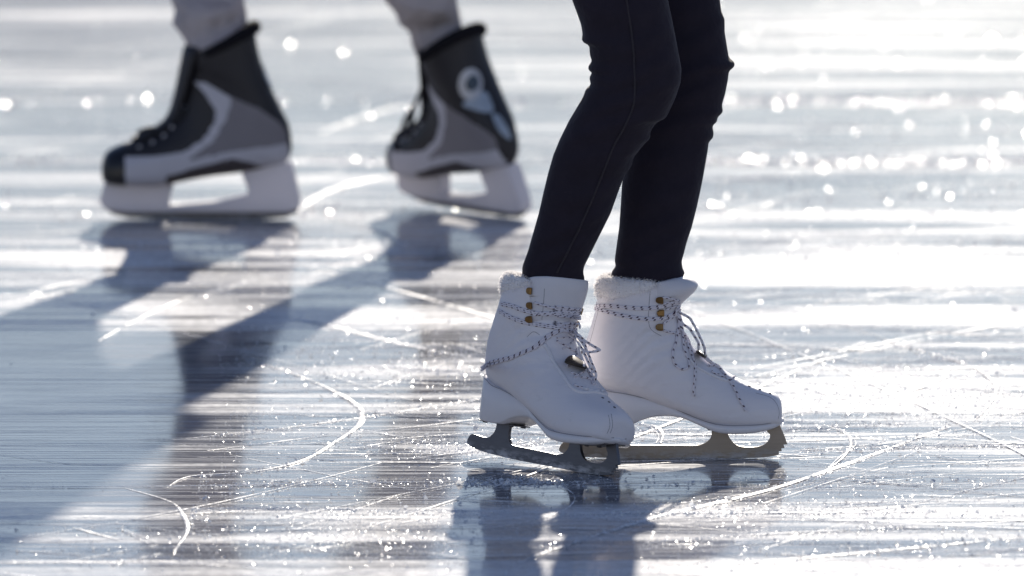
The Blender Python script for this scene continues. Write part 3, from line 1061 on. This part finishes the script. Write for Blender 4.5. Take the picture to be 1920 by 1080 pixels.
NL = z5([(225, 0), (240, 40), (258, 90), (265, 130), (259, 152), (268, 160), (290, 168), (291, 205), (300, 230), (284, 250), (284, 262), (305, 274), (290, 285), (290, 302), (300, 318), (278, 330), (268, 360), (245, 400), (215, 450), (180, 520), (155, 580), (135, 650), (118, 720), (100, 800), (80, 870), (60, 940), (38, 1000), (36, 1120)])
NR = z5([(585, 0), (598, 60), (612, 130), (625, 200), (636, 260), (632, 310), (612, 370), (588, 420), (575, 445), (548, 453), (530, 475), (518, 495), (520, 518), (500, 535), (480, 560), (456, 590), (451, 615), (440, 635), (425, 650), (410, 690), (395, 730), (370, 800), (340, 860), (315, 910), (290, 960), (270, 1000), (267, 1025), (272, 1035), (272, 1120)])
FR = z5([(780, 0), (785, 40), (798, 70), (798, 120), (808, 180), (814, 218), (836, 232), (836, 250), (814, 263), (810, 300), (800, 350), (787, 395), (793, 415), (786, 428), (768, 437), (772, 455), (750, 470), (757, 495), (755, 517), (738, 530), (735, 560), (725, 620), (712, 690), (695, 770), (675, 850), (655, 910), (645, 950), (636, 980), (641, 1010), (650, 1022), (640, 1045), (635, 1140)])
FL = z5([(455, 0), (470, 100), (480, 250), (470, 350), (460, 450), (435, 560), (412, 690), (408, 760), (402, 850), (395, 900), (388, 950), (384, 980), (391, 998), (374, 1015), (372, 1035), (378, 1060), (380, 1140)])
sw = lambda pts: [(b_, a) for a, b_ in pts]
nl = [(-620, 900), (-480, 935), (-380, 962), (-250, 1003), (-100, 1046)] + sw(NL)
nr = [(-620, 1240), (-480, 1232), (-380, 1222), (-250, 1228), (-100, 1243)] + sw(NR)
fl = [(-620, 960), (-480, 990), (-380, 1040), (-250, 1105), (-100, 1160)] + sw(FL)
fr = [(-620, 1262), (-480, 1285), (-380, 1300), (-250, 1322), (-100, 1344)] + sw(FR)
hipY = (Ynear + Yfar) / 2 + .02
Yn = lambda y: float(np.interp(y, [-620, -300, 150, 520], [hipY - .085, hipY - .09, Ynear - .01, Ynear + .032]))
Yfr = lambda y: float(np.interp(y, [-620, -300, 150, 520], [hipY + .085, hipY + .09, Yfar + .03, Yfar]))


def figure_person(name_label, cat, base, leg_meshes, leg_mat, hip, lean, torso_mat, scale, face, arm_a, garment, hat):
    """continuous body (skin) inside leggings/trousers and jacket"""
    root_m = Matrix.Translation(base)
    # body: pelvis root, spine, neck, head, arms
    bm_v = []; bm_e = []; rad = []
    def v(p, r, par=None):
        bm_v.append(Vector(p)); rad.append(r)
        if par is not None: bm_e.append((par, len(bm_v) - 1))
        return len(bm_v) - 1
    s = scale; H = Vector(hip); Ld = Vector(lean)
    up = Vector((Ld.x, Ld.y, 1)).normalized()
    f = Vector((face, 0, 0)); side = Vector((0, 1, 0))
    pel = v(H, .115 * s)
    w = v(H + up * .17 * s, .10 * s, pel); ch = v(H + up * .36 * s, .12 * s, w); nb = v(H + up * .49 * s, .055 * s, ch)
    nk = v(H + up * .55 * s + f * .012, .05 * s, nb); hd = v(H + up * .63 * s + f * .03, .082 * s, nk); ht = v(H + up * .73 * s + f * .025, .088 * s, hd); v(H + up * .785 * s + f * .02, .05 * s, ht)
    v(H + up * .63 * s + f * .115, .022 * s, hd)      # nose and chin
    v(H + up * .575 * s + f * .085, .03 * s, hd)
    hands = []
    for sg in (-1, 1):
        sh = v(H + up * .44 * s + side * sg * .17 * s, .055 * s, ch)
        el = v(H + up * .20 * s + side * sg * .25 * s + f * (arm_a * sg) * .12, .042 * s, sh)
        wr = v(H + up * (-.01) * s + side * sg * .27 * s + f * (.12 + arm_a * sg * .12), .027 * s, el)
        pm = v(bm_v[wr] + Vector((face * .04, 0, -.07)) * s, .034 * s, wr)
        for q in range(4):
            b0 = bm_v[pm] + Vector((face * (.026 - .016 * q), 0, -.035)) * s
            a = v(b0, .010 * s, pm); c2 = v(b0 + Vector((face * .012, -sg * .006, -.032 + .003 * abs(q - 1.3))) * s, .009 * s, a)
            v(b0 + Vector((face * .006, -sg * .02, -.058 + .006 * abs(q - 1.3))) * s, .008 * s, c2)
        th = v(bm_v[wr] + Vector((face * .06, -sg * .012, -.045)) * s, .011 * s, pm); v(bm_v[th] + Vector((face * .022, -sg * .01, -.032)) * s, .009 * s, th)
        hands.append((sh, el, wr))
    me = bpy.data.meshes.new('person_body')
    me.from_pydata([tuple(p - base) for p in bm_v], bm_e, [])
    o = bpy.data.objects.new('person', me); C.objects.link(o)
    o.matrix_basis = root_m; WM[o.name] = root_m.copy()
    me.materials.append(M['skin'])
    sk = o.modifiers.new('skin', 'SKIN'); sk.use_smooth_shade = True
    for i, sv in enumerate(me.skin_vertices[0].data):
        sv.radius = (rad[i], rad[i]); sv.use_root = (i == pel)
    sb = o.modifiers.new('sub', 'SUBSURF'); sb.levels = 1; sb.render_levels = 2
    tag(o, name_label, cat)
    # trousers / leggings: one continuous garment
    lg = link(garment, join_meshes(leg_meshes), leg_mat, o, world=True)
    rm = lg.modifiers.new('remesh', 'REMESH'); rm.mode = 'VOXEL'; rm.voxel_size = .0023; rm.use_smooth_shade = True
    smo = lg.modifiers.new('smooth', 'SMOOTH'); smo.iterations = 3; smo.factor = .5
    # jacket: torso shell + sleeves, joined
    rows = []
    for h, rx, ry in ((-.06, .165, .20), (.0, .155, .195), (.10, .145, .175), (.2, .15, .175), (.32, .16, .20), (.41, .155, .24), (.46, .13, .215), (.50, .095, .12), (.54, .07, .07)):
        p = H + up * h * s
        rows.append((p.x, p.y, p.z, rx * s, ry * s))
    T = Tubes()
    for sh, el, wr in hands:
        P = catmull([bm_v[sh] - side * 0, bm_v[el], bm_v[wr]], 8)
        n = len(P)
        T.add(P, [(.085 - .035 * i / (n - 1)) * s for i in range(n)], 20)
    jk = link('jacket', join_meshes([ellipsoid_stack(rows), T.build()]), torso_mat, o, world=True)
    rm = jk.modifiers.new('remesh', 'REMESH'); rm.mode = 'VOXEL'; rm.voxel_size = .008; rm.use_smooth_shade = True
    smo = jk.modifiers.new('smooth', 'SMOOTH'); smo.iterations = 6; smo.factor = .5
    # knitted hat
    c = H + up * .70 * s + f * .01
    rows = []
    for k in range(12):
        a = -.15 + k / 11 * (PI / 2 + .12)
        rows.append((c.x, c.y, c.z + .125 * s * math.sin(a), max(.002, .108 * s * math.cos(a)), max(.002, .102 * s * math.cos(a))))
    link('hat', ellipsoid_stack(rows), hat, o, world=True)
    return o


wl_near = rings_mesh(leg_rings(nl, nr, Yn, -620, 555, 2.5, .93, fold=.045, seed=1))
wl_far = rings_mesh(leg_rings(fl, fr, Yfr, -620, 565, 2.5, .93, fold=.045, seed=2))
hipc = at(1085, -610, hipY)
pelv = ellipsoid_stack([(hipc.x, hipY, hipc.z + dz, rx, ry) for dz, rx, ry in ((-.08, .06, .10), (-.04, .10, .155), (.02, .115, .175), (.08, .115, .17), (.14, .10, .15), (.2, .09, .135), (.24, .08, .12))])
woman = figure_person('skater in tight black leggings and white furry figure skates, gliding in front', 'person', woman_base,
                      [wl_near, wl_far, pelv], M['leggings'], hipc + Vector((0, 0, .06)), (.16, 0, 0), M['jacket_dark'], .98, 1, .3, 'leggings', M['wool'])

bvl = bvh_of([wl_near], Matrix.Identity(4))
T = Tubes()
Pz = drape(bvl, [(1168, -40), (1184, 60), (1189, 120), (1189, 190), (1172, 235), (1150, 275), (1120, 350), (1090, 420), (1060, 480), (1044, 512)], .0004, None, 8)
T.add([p - woman_base for p in Pz], .0013, 8)
link('side_seam', T.build(), M['seam_navy'], woman)
# ---- near skate, toe turned towards the camera
near_wraps = [([(941, 568), (959.7, 571.8), (980, 579), (1002, 585), (1028, 586.5), (1052, 585), (1087, 584)], (0, 3.4)),
              ([(937.5, 581.5), (956, 592), (982.6, 602), (1011.5, 608), (1040, 612), (1060, 612), (1088, 604)], (0, 3.4))]
near_strands = [([(1003, 567), (1020, 572), (1045, 579), (1086, 579)], .0012),
                ([(1000.6, 592), (1011, 588), (1028, 587), (1050, 590), (1087, 593)], .0012),
                ([(1040, 574), (1064, 577), (1088, 581)], .0012), ([(1044, 592), (1066, 594), (1088, 598)], .0012),
                ([(1063, 615), (1037, 623), (1023, 633), (999, 652), (968, 666), (937, 674), (918, 680), (901.5, 690)], .00135),
                ([(1063, 618), (1040, 626), (1026, 636), (1001, 655), (970, 669), (939, 678), (920, 685), (903, 694)], .00135),
                ([(1070, 616), (1085, 628), (1098, 640), (1121, 654), (1123.5, 657), (1104, 660.5), (1092, 655)], .0013),
                ([(1071, 621), (1085, 634), (1096, 650), (1103.5, 665), (1109.5, 681), (1115, 694), (1119, 708)], .0013),
                ([(1066, 622), (1080, 637), (1090, 652), (1098, 668), (1106, 686), (1112, 700)], .0013),
                ([(1069, 617), (1087, 629), (1096, 645), (1100, 658)], .0013),
                ([(1056, 611), (1062, 606), (1071, 609), (1070, 619), (1060, 622), (1055, 616), (1064, 611), (1074, 616)], .0015),
                ([(1066, 604), (1078, 608), (1086, 606), (1087, 616)], .0012),
                ([(1043, 634), (1060, 633), (1071, 633.6), (1073.5, 641), (1054, 655)], .0008), ([(1043, 639), (1062, 650), (1078, 660)], .001),
                ([(1059, 676.6), (1071, 678), (1081, 667), (1079, 655)], .0011), ([(1063, 688), (1070, 680), (1090, 679), (1096, 687)], .0012),
                ([(1077, 708), (1093, 698), (1106, 690)], .0011), ([(1088, 708), (1105, 711), (1115, 721)], .0012), ([(1070, 699), (1082, 703), (1090, 700)], .0009),
                ([(1077, 722), (1088, 727), (1098, 731)], .0011), ([(1100, 694), (1108, 708), (1111, 722)], .0012)]
near_pipe = [([(1021, 645), (1031, 662), (1040, 681), (1055.6, 703), (1068, 722), (1079, 732), (1093, 736), (1114, 735), (1132, 729)], .0022)]
near_seam = [[(1141, 778), (1143.5, 798), (1138, 813)], [(1146, 776), (1148.5, 798), (1144, 812)], [(1021, 541), (1019, 570), (1016, 600)],
             [(988, 632), (1000, 622), (1012, 628)]]
near_hooks = [(994, 545.5), (994, 572.5), (992, 598)]
skn, bvn = figure_skate(M_near, woman, M['steel_cool'], [(.170, -.002), (.185, .001), (.2, .003), (.216, .006), (.226, .005)], near_wraps, near_strands, near_pipe,
                        near_seam, near_hooks, ((1078, 688), .046, .021, (.25, -1, .1)), [(1130, 746), (1142, 754), (1152, 764)],
                        'white figure skate turned toward the camera, nearest foot', 3, -.045)

far_wraps = [([(1114, 573), (1139, 572), (1158, 573), (1191, 576), (1223, 575.5), (1249, 570), (1272, 563)], (0, 3.4)),
             ([(1115.6, 576), (1139, 583), (1171, 590.7), (1203.7, 595.5), (1229.6, 596), (1249, 592), (1271, 583)], (0, 3.4))]
far_strands = [([(1243, 557), (1255.6, 558.6), (1272, 563.5)], .0012), ([(1242.6, 568.7), (1257, 566), (1272, 566)], .0012),
               ([(1242.6, 607.6), (1253, 598.5), (1270, 589)], .0012), ([(1243, 619), (1258, 623.5), (1274, 625)], .0012), ([(1248, 580), (1260, 575), (1273, 574)], .0012),
               ([(1274, 584), (1291, 594), (1302, 611), (1314.5, 636.7), (1325, 660), (1342, 681), (1359, 705), (1376, 728), (1385, 747), (1392, 759), (1397.6, 770)], .0014),
               ([(1276, 586), (1287, 605), (1300, 627), (1312, 646), (1322, 662), (1334, 676), (1355, 699)], .0014),
               ([(1274, 585), (1280, 611), (1286, 634.5), (1291, 656), (1299.6, 673), (1303, 692), (1302, 717.6), (1300.7, 743)], .0014),
               ([(1278, 588), (1284, 612), (1289, 638), (1296, 660), (1301, 678)], .0014),
               ([(1272, 590), (1267.7, 634.5), (1262, 656), (1261, 671), (1265.5, 683.5), (1278, 692.5), (1290, 689), (1291, 677), (1283, 660), (1280, 645), (1277, 620), (1274, 592)], .0013),
               ([(1266, 578), (1273, 580), (1275, 588), (1268, 592), (1262, 586), (1268, 580)], .0015),
               ([(1300, 664), (1314, 662), (1322, 666)], .0012), ([(1327, 687), (1336, 686), (1345, 688)], .0012), ([(1333, 697), (1346, 704), (1358, 707)], .0012),
               ([(1362, 708), (1370, 712), (1376, 708)], .0014), ([(1280, 640), (1287, 642), (1291, 647)], .0012)]
far_pipe = [([(1283, 660), (1292, 673), (1304, 685.6), (1321, 696), (1342, 706.5), (1359, 713), (1376, 717)], .0020)]
far_seam = [[(1417, 737), (1444, 745), (1456.5, 758), (1461, 773), (1459, 786)], [(1219, 546), (1217, 570), (1216, 600), (1221, 618), (1240, 630)],
            [(1122, 582), (1112, 620), (1104, 650)]]
skf, bvf = figure_skate(M_far, woman, M['steel_warm'], [(.170, -.003), (.186, .001), (.196, .010), (.204, .018), (.210, .021), (.216, .017), (.222, .006)], far_wraps, far_strands, far_pipe,
                        far_seam, [(1236.8, 562), (1236.8, 587), (1235, 614)], ((1308, 671), .034, .013, (.2, -1, 0)), [(1405, 724.5), (1425, 730), (1444, 738)],
                        'white figure skate seen side on, foot behind', 5, -.02)


# ------------------------------------------------------------------ hockey skates
HK = [(.1475, .073, .1475, .077, .004), (.1465, .063, .1465, .087, .017), (.141, .0565, .1405, .1010, .029), (.125, .053, .122, .1120, .040), (.10, .052, .098, .1205, .046),
      (.07, .052, .075, .130, .048), (.04, .056, .055, .141, .047), (.01, .062, .043, .153, .044), (-.02, .067, .034, .166, .041), (-.06, .072, .028, .180, .040),
      (-.10, .080, .0235, .193, .040), (-.128, .086, .021, .203, .040), (-.139, .108, .019, .213, .041), (-.136, .138, .017, .225, .042), (-.122, .170, .016, .234, .043),
      (-.1055, .205, .0155, .237, .045), (-.093, .238, .015, .240, .046), (-.086, .270, .014, .243, .047), (-.083, .297, .013, .246, .047)]


def z3(pts): return [(-(160 + a / 2.4545 - 375) / 1242, (411 - b_ / 2.4545) / 1237) for a, b_ in pts]


PAN = [('toe_cap', 'hk_cap', z3([(40, 660), (188, 660), (192, 870), (40, 880)])),
       ('midsole', 'hk_mid', z3([(376, 800), (560, 748), (680, 720), (760, 738), (825, 765), (960, 768), (960, 900), (376, 900)])),
       ('side_band', 'hk_silver', z3([(188, 712), (330, 708), (450, 690), (540, 640), (600, 560), (606, 500), (560, 430), (505, 370), (560, 375), (680, 440), (662, 520), (600, 630), (485, 722),
                                     (560, 712), (640, 692), (760, 676), (932, 655), (938, 735), (900, 752), (820, 758), (760, 740), (680, 720), (560, 748), (376, 800), (376, 900), (188, 900)])),
       ('quarter_panel', 'hk_grey', z3([(680, 440), (800, 488), (900, 560), (925, 600), (932, 655), (760, 676), (640, 692), (560, 712), (485, 722), (600, 630), (662, 520)]))]


def hockey_parts():
    r = boot_rings(HK, 240, 160)
    top = r[-1]; c = sum(top, Vector()) / len(top)
    r.append([p.lerp(c, .06) + Vector((0, 0, .003)) for p in top]); r.append([p.lerp(c, .16) for p in top]); r.append([p.lerp(c, .18) + Vector((0, 0, -.06)) for p in top])
    full = rings_mesh(r)
    groups = {}
    for p in full.polygons:
        cx, cz = p.center.x, p.center.z
        key = 'boot'
        for nm, _, poly in PAN:
            if inpoly(cx, cz, poly) and (nm != 'side_band' and nm != 'quarter_panel' or abs(p.center.y) > .008): key = nm; break
        groups.setdefault(key, []).append(p.index)
    out = {}
    for key, idx in groups.items():
        mp = {}; V = []; Fs = []
        for i in idx:
            f = []
            for vi in full.polygons[i].vertices:
                if vi not in mp:
                    mp[vi] = len(V); V.append(full.vertices[vi].co + (full.vertices[vi].normal * .0008 if key != 'boot' else Vector()))
                f.append(mp[vi])
            Fs.append(tuple(f))
        out[key] = mesh_from(V, Fs)
    return out, full


HOLD = [(.143, .058), (.1515, .027), (.1430, .0165), (.112, .0115), (-.13, .0115), (-.149, .0155), (-.1525, .030), (-.139, .088), (-.118, .084), (-.089, .0815), (-.063, .074),
        (-.0640, .068), (-.0735, .0430), (-.070, .0385), (-.0237, .0275), (.030, .0228), (.0450, .0226), (.0462, .027), (.0386, .056), (.0485, .0560), (.075, .0540), (.1075, .0535)]
RUN = [(.140, .0140), (.131, .0075), (.11, .0022), (.06, 0), (-.09, 0), (-.13, .0025), (-.147, .010), (-.149, .0165), (.142, .0175)]
hk_parts, hk_full = hockey_parts()
hold_me = extrude_profile(HOLD, .024, 'holder', .003)
run_me = extrude_profile(RUN, .004, 'runner')


def hockey_skate(Mx, parent, label, lateral, bow, Yoff, collar_extra):
    root = empty('hockey_skate', Mx, parent); root['label'] = label
    link('boot', hk_parts['boot'].copy(), M['hk_black'], root)
    for nm, mk, _ in PAN:
        link(nm, hk_parts[nm].copy(), M[mk], root)
    link('blade_holder', hold_me.copy(), M['hk_plastic'], root, smooth=False)
    link('runner', run_me.copy(), M['steel_runner'], root, smooth=False)
    lb = BVHTree.FromPolygons([v.co.copy() for v in hk_full.vertices], [tuple(p.vertices) for p in hk_full.polygons])
    T = Tubes()
    for x, z in ((.098, .1205), (.086, .1255), (.075, .130), (.064, .1355), (.055, .141), (.049, .147), (.043, .153), (.038, .160), (.034, .166), (.030, .174)):
        pts = []
        for k in range(9):
            y = -.026 + .052 * k / 8
            o = Vector((x + .1, y, z + .1)); h = lb.ray_cast(o, Vector((-1, 0, -1)).normalized())
            if h[0]: pts.append(h[0] + h[1] * .003)
        if len(pts) > 2: T.add(pts, .0042, 6)
    inv = Mx.inverted(); bv = bvh_of([hk_full], Mx); Yf = Mx.translation.y + Yoff
    for path, rr in bow:
        T.add([inv @ p for p in drape(bv, path, rr, Yf, 8)], rr, 6)
    link('laces', T.build(), M['lace_black'], root)
    # padded cuff round the collar
    top = boot_rings(HK, 240, 160)[-1]
    T = Tubes(); n = len(top)
    arc = [p for p in top if p.x < -.005]
    arc.sort(key=lambda p: math.atan2(p.y, -(p.x + .035)))
    T.add([p + Vector((0, 0, -.006)) for p in arc[::3]], [.004 + .0065 * math.sin(PI * i / (len(arc[::3]) - 1)) ** .5 for i in range(len(arc[::3]))], 10)
    link('cuff_padding', T.build(), M['cuff_cloth'], root)
    for k, (x, z) in enumerate(((.090, .112), (.070, .119), (.053, .129), (.041, .141), (.031, .155), (.024, .170))):
        for sg in (-1, 1):
            o = Vector((x, sg * .2, z)); hh = lb.ray_cast(o, Vector((0, -sg, 0)))
            if hh[0]:
                T = Tubes(); T.add([hh[0], hh[0] + Vector((0, sg * .0016, 0))], .0032, 10); link('eyelet', T.build(), M['hk_badge'], root)
    # padded tongue
    rings = []
    for t in np.linspace(0, 1, 14):
        x = pchip([0, .35, 1], [.098, .046, .016], [t])[0, 0]; z = pchip([0, .35, 1], [.118, .150, .262], [t])[0, 0]
        wd = .020 + .016 * t; th = .012
        ring = []
        dx, dz = (.75, .66) if t < .5 else (.97, .2)
        for k in range(16):
            a = 2 * PI * k / 16
            ring.append(Vector((x + dx * (th * math.cos(a) * .6 + .0005) - .015 * abs(math.sin(a)) ** 2 * t, wd * math.sin(a), z + dz * th * math.cos(a) * .6)))
        rings.append(ring)
    link('tongue', rings_mesh(rings), M['hk_black'], root)
    # round badge and pale plates behind the ankle
    def patch(poly, h, hole=0.0):
        cx = sum(p[0] for p in poly) / len(poly); cy = sum(p[1] for p in poly) / len(poly)
        pts = smooth_poly(poly, 4); V = []; Fs = []
        lv = [1.0, .75, .5, .25, .02] if not hole else [1.0, (1 + hole) / 2, hole]
        for s_ in lv:
            for x, y in pts:
                d = ray(cx + (x - cx) * s_, cy + (y - cy) * s_); hh = bv.ray_cast(CAM, d)
                if hh[0] is None:
                    q = at(cx + (x - cx) * s_, cy + (y - cy) * s_, Mx.translation.y); hh = bv.find_nearest(q)
                nn = hh[1] if hh[1].dot(d) < 0 else -hh[1]
                V.append(inv @ (hh[0] + nn * h))
        n = len(pts)
        for l in range(len(lv) - 1):
            for k in range(n):
                k2 = (k + 1) % n; Fs.append((l * n + k, l * n + k2, (l + 1) * n + k2, (l + 1) * n + k))
        return mesh_from(V, Fs)
    def oval(cx, cy, rx, ry): return [(cx + rx * math.cos(2 * PI * k / 10), cy + ry * math.sin(2 * PI * k / 10)) for k in range(10)]
    if lateral:
        link('badge', patch(oval(882, 158, 22, 30), .0022, .42), M['hk_badge'], root)
        link('badge_center', patch(oval(886, 156, 11, 15), .0026), M['hk_badge_dark'], root)
        link('ankle_plate', patch([(868, 196), (884, 184), (908, 172), (920, 190), (924, 210), (908, 211), (886, 205)], .0020), M['hk_blue'], root)
        link('heel_plate', patch([(922, 216), (934, 216), (948, 236), (957, 258), (950, 260), (934, 244)], .0020), M['hk_blue'], root)
    else:
        link('ankle_plate', patch([(489, 112), (497, 112), (508, 138), (512, 165), (504, 162), (494, 140)], .0020), M['hk_blue'], root)
    return root


Yh = ground(375, 411).y
Mh1 = Matrix.Translation((at(375, 411, Yh).x, Yh, 0)) @ Matrix.Rotation(R(180), 4, 'Z')
heel = ground(988, 412)
YW = R(180 - 52)
dirh = Vector((math.cos(YW), math.sin(YW), 0))
o2 = heel + dirh * .148
Mh2 = Matrix.Translation((o2.x, o2.y, .004)) @ Matrix.Rotation(YW, 4, 'Z') @ Matrix.Rotation(R(-14), 4, 'X') @ Matrix.Rotation(R(-1.8), 4, 'Y')
Y2 = o2.y
hipYh = (Yh + Y2) / 2
h1l = [(-640, 440), (-400, 300), (-200, 248), (-100, 285), (-40, 320), (0, 320), (20, 328), (45, 322), (60, 336), (80, 348), (100, 356), (160, 375)]
h1r = [(-640, 690), (-400, 505), (-200, 428), (-100, 445), (-40, 458), (0, 458), (30, 464), (60, 460), (80, 452), (115, 450), (160, 450)]
h2l = [(-640, 430), (-400, 545), (-200, 640), (-100, 688), (-40, 715), (0, 719), (25, 742), (45, 748), (60, 768), (85, 772), (110, 782), (160, 790)]
h2r = [(-640, 690), (-400, 765), (-200, 812), (-100, 842), (-40, 862), (0, 856), (25, 862), (50, 866), (80, 868), (160, 880)]
Yh1 = lambda y: float(np.interp(y, [-640, -300, 100], [hipYh + .09, hipYh + .09, Yh]))
Yh2 = lambda y: float(np.interp(y, [-640, -300, 100], [hipYh - .09, hipYh - .09, Y2 - .02]))
hl1 = rings_mesh(leg_rings(h1l, h1r, Yh1, -640, 112, 3, .85, fold=.15, seed=3))
hl2 = rings_mesh(leg_rings(h2l, h2r, Yh2, -640, 108, 3, .85, fold=.15, seed=4))
hc = at(562, -640, hipYh)
pel2 = ellipsoid_stack([(hc.x, hipYh, hc.z + dz, rx, ry) for dz, rx, ry in ((-.10, .07, .11), (-.05, .115, .165), (.02, .13, .185), (.10, .125, .18), (.18, .11, .16), (.24, .10, .15))])
man_base = Vector((at(620, 411, hipYh).x, hipYh, 0))
man = figure_person('blurred skater in grey trousers and black hockey skates striding left behind', 'person', man_base, [hl1, hl2, pel2], M['trousers'],
                    hc + Vector((0, 0, .08)), (-.18, 0, 0), M['jacket_grey'], 1.06, -1, .35, 'trousers', M['wool'])
hs1 = hockey_skate(Mh1, man, 'hockey skate seen side on, leading foot', False,
                   [([(352, 132), (345, 150), (350, 170), (343, 185), (330, 205)], .005), ([(345, 150), (338, 162), (345, 175)], .005), ([(262, 258), (275, 252), (290, 250)], .006)], .0, 0)
hs2 = hockey_skate(Mh2, man, 'hockey skate angled away, trailing foot showing a round badge', True,
                   [([(792, 164), (774.5, 203), (757, 228), (744, 258), (745, 285)], .0032), ([(774, 205), (768, 232), (766, 256)], .005)], .06, 0)

# ------------------------------------------------------------------ light, sky, camera
SUN_EL = 17.0; SUN_AZ = 4.8       # azimuth to the right of the view direction (+Y)
sun = bpy.data.lights.new('sun', 'SUN'); sun.energy = 4.8; sun.angle = R(0.6); sun.color = (1.0, 0.915, 0.80)
so = bpy.data.objects.new('sun', sun); C.objects.link(so)
sd = Vector((math.sin(R(SUN_AZ)) * math.cos(R(SUN_EL)), math.cos(R(SUN_AZ)) * math.cos(R(SUN_EL)), math.sin(R(SUN_EL))))
so.rotation_euler = sd.to_track_quat('Z', 'Y').to_euler()
w = bpy.data.worlds.new('World'); bpy.context.scene.world = w; w.use_nodes = True
nt = w.node_tree
sky = nt.nodes.new('ShaderNodeTexSky'); sky.sky_type = 'NISHITA'; sky.sun_disc = False
sky.sun_elevation = R(SUN_EL); sky.sun_rotation = R(SUN_AZ)
sky.air_density = 1.0; sky.dust_density = 0.0; sky.ozone_density = 1.8
bg = nt.nodes['Background']; bg.inputs['Strength'].default_value = 0.08
wb = nt.nodes.new('ShaderNodeMix'); wb.data_type = 'RGBA'; wb.blend_type = 'MULTIPLY'; wb.inputs[0].default_value = 1.0
nt.links.new(sky.outputs[0], wb.inputs[6]); wb.inputs[7].default_value = (1.14, 0.97, 1.045, 1)   # daylight white balance
nt.links.new(wb.outputs[2], bg.inputs['Color'])

cam = bpy.data.cameras.new('camera'); co = bpy.data.objects.new('camera', cam); C.objects.link(co)
co.location = CAM; co.rotation_euler = (R(90) - PITCH, 0, 0)
cam.sensor_width = 36; cam.lens = 36 * F_PX / 1920; cam.clip_start = .1; cam.clip_end = 2000
cam.dof.use_dof = True; cam.dof.focus_distance = (at(1150, 700, (Ynear + Yfar) / 2) - CAM).dot(FWD)
cam.dof.aperture_fstop = (cam.lens / 1000) / .050
sc = bpy.context.scene
sc.camera = co
sc.view_settings.view_transform = 'Standard'; sc.view_settings.look = 'None'; sc.view_settings.gamma = 1.0
sc.view_settings.exposure = 0.45
sc.cycles.use_denoising = True
sc.cycles.max_bounces = 8
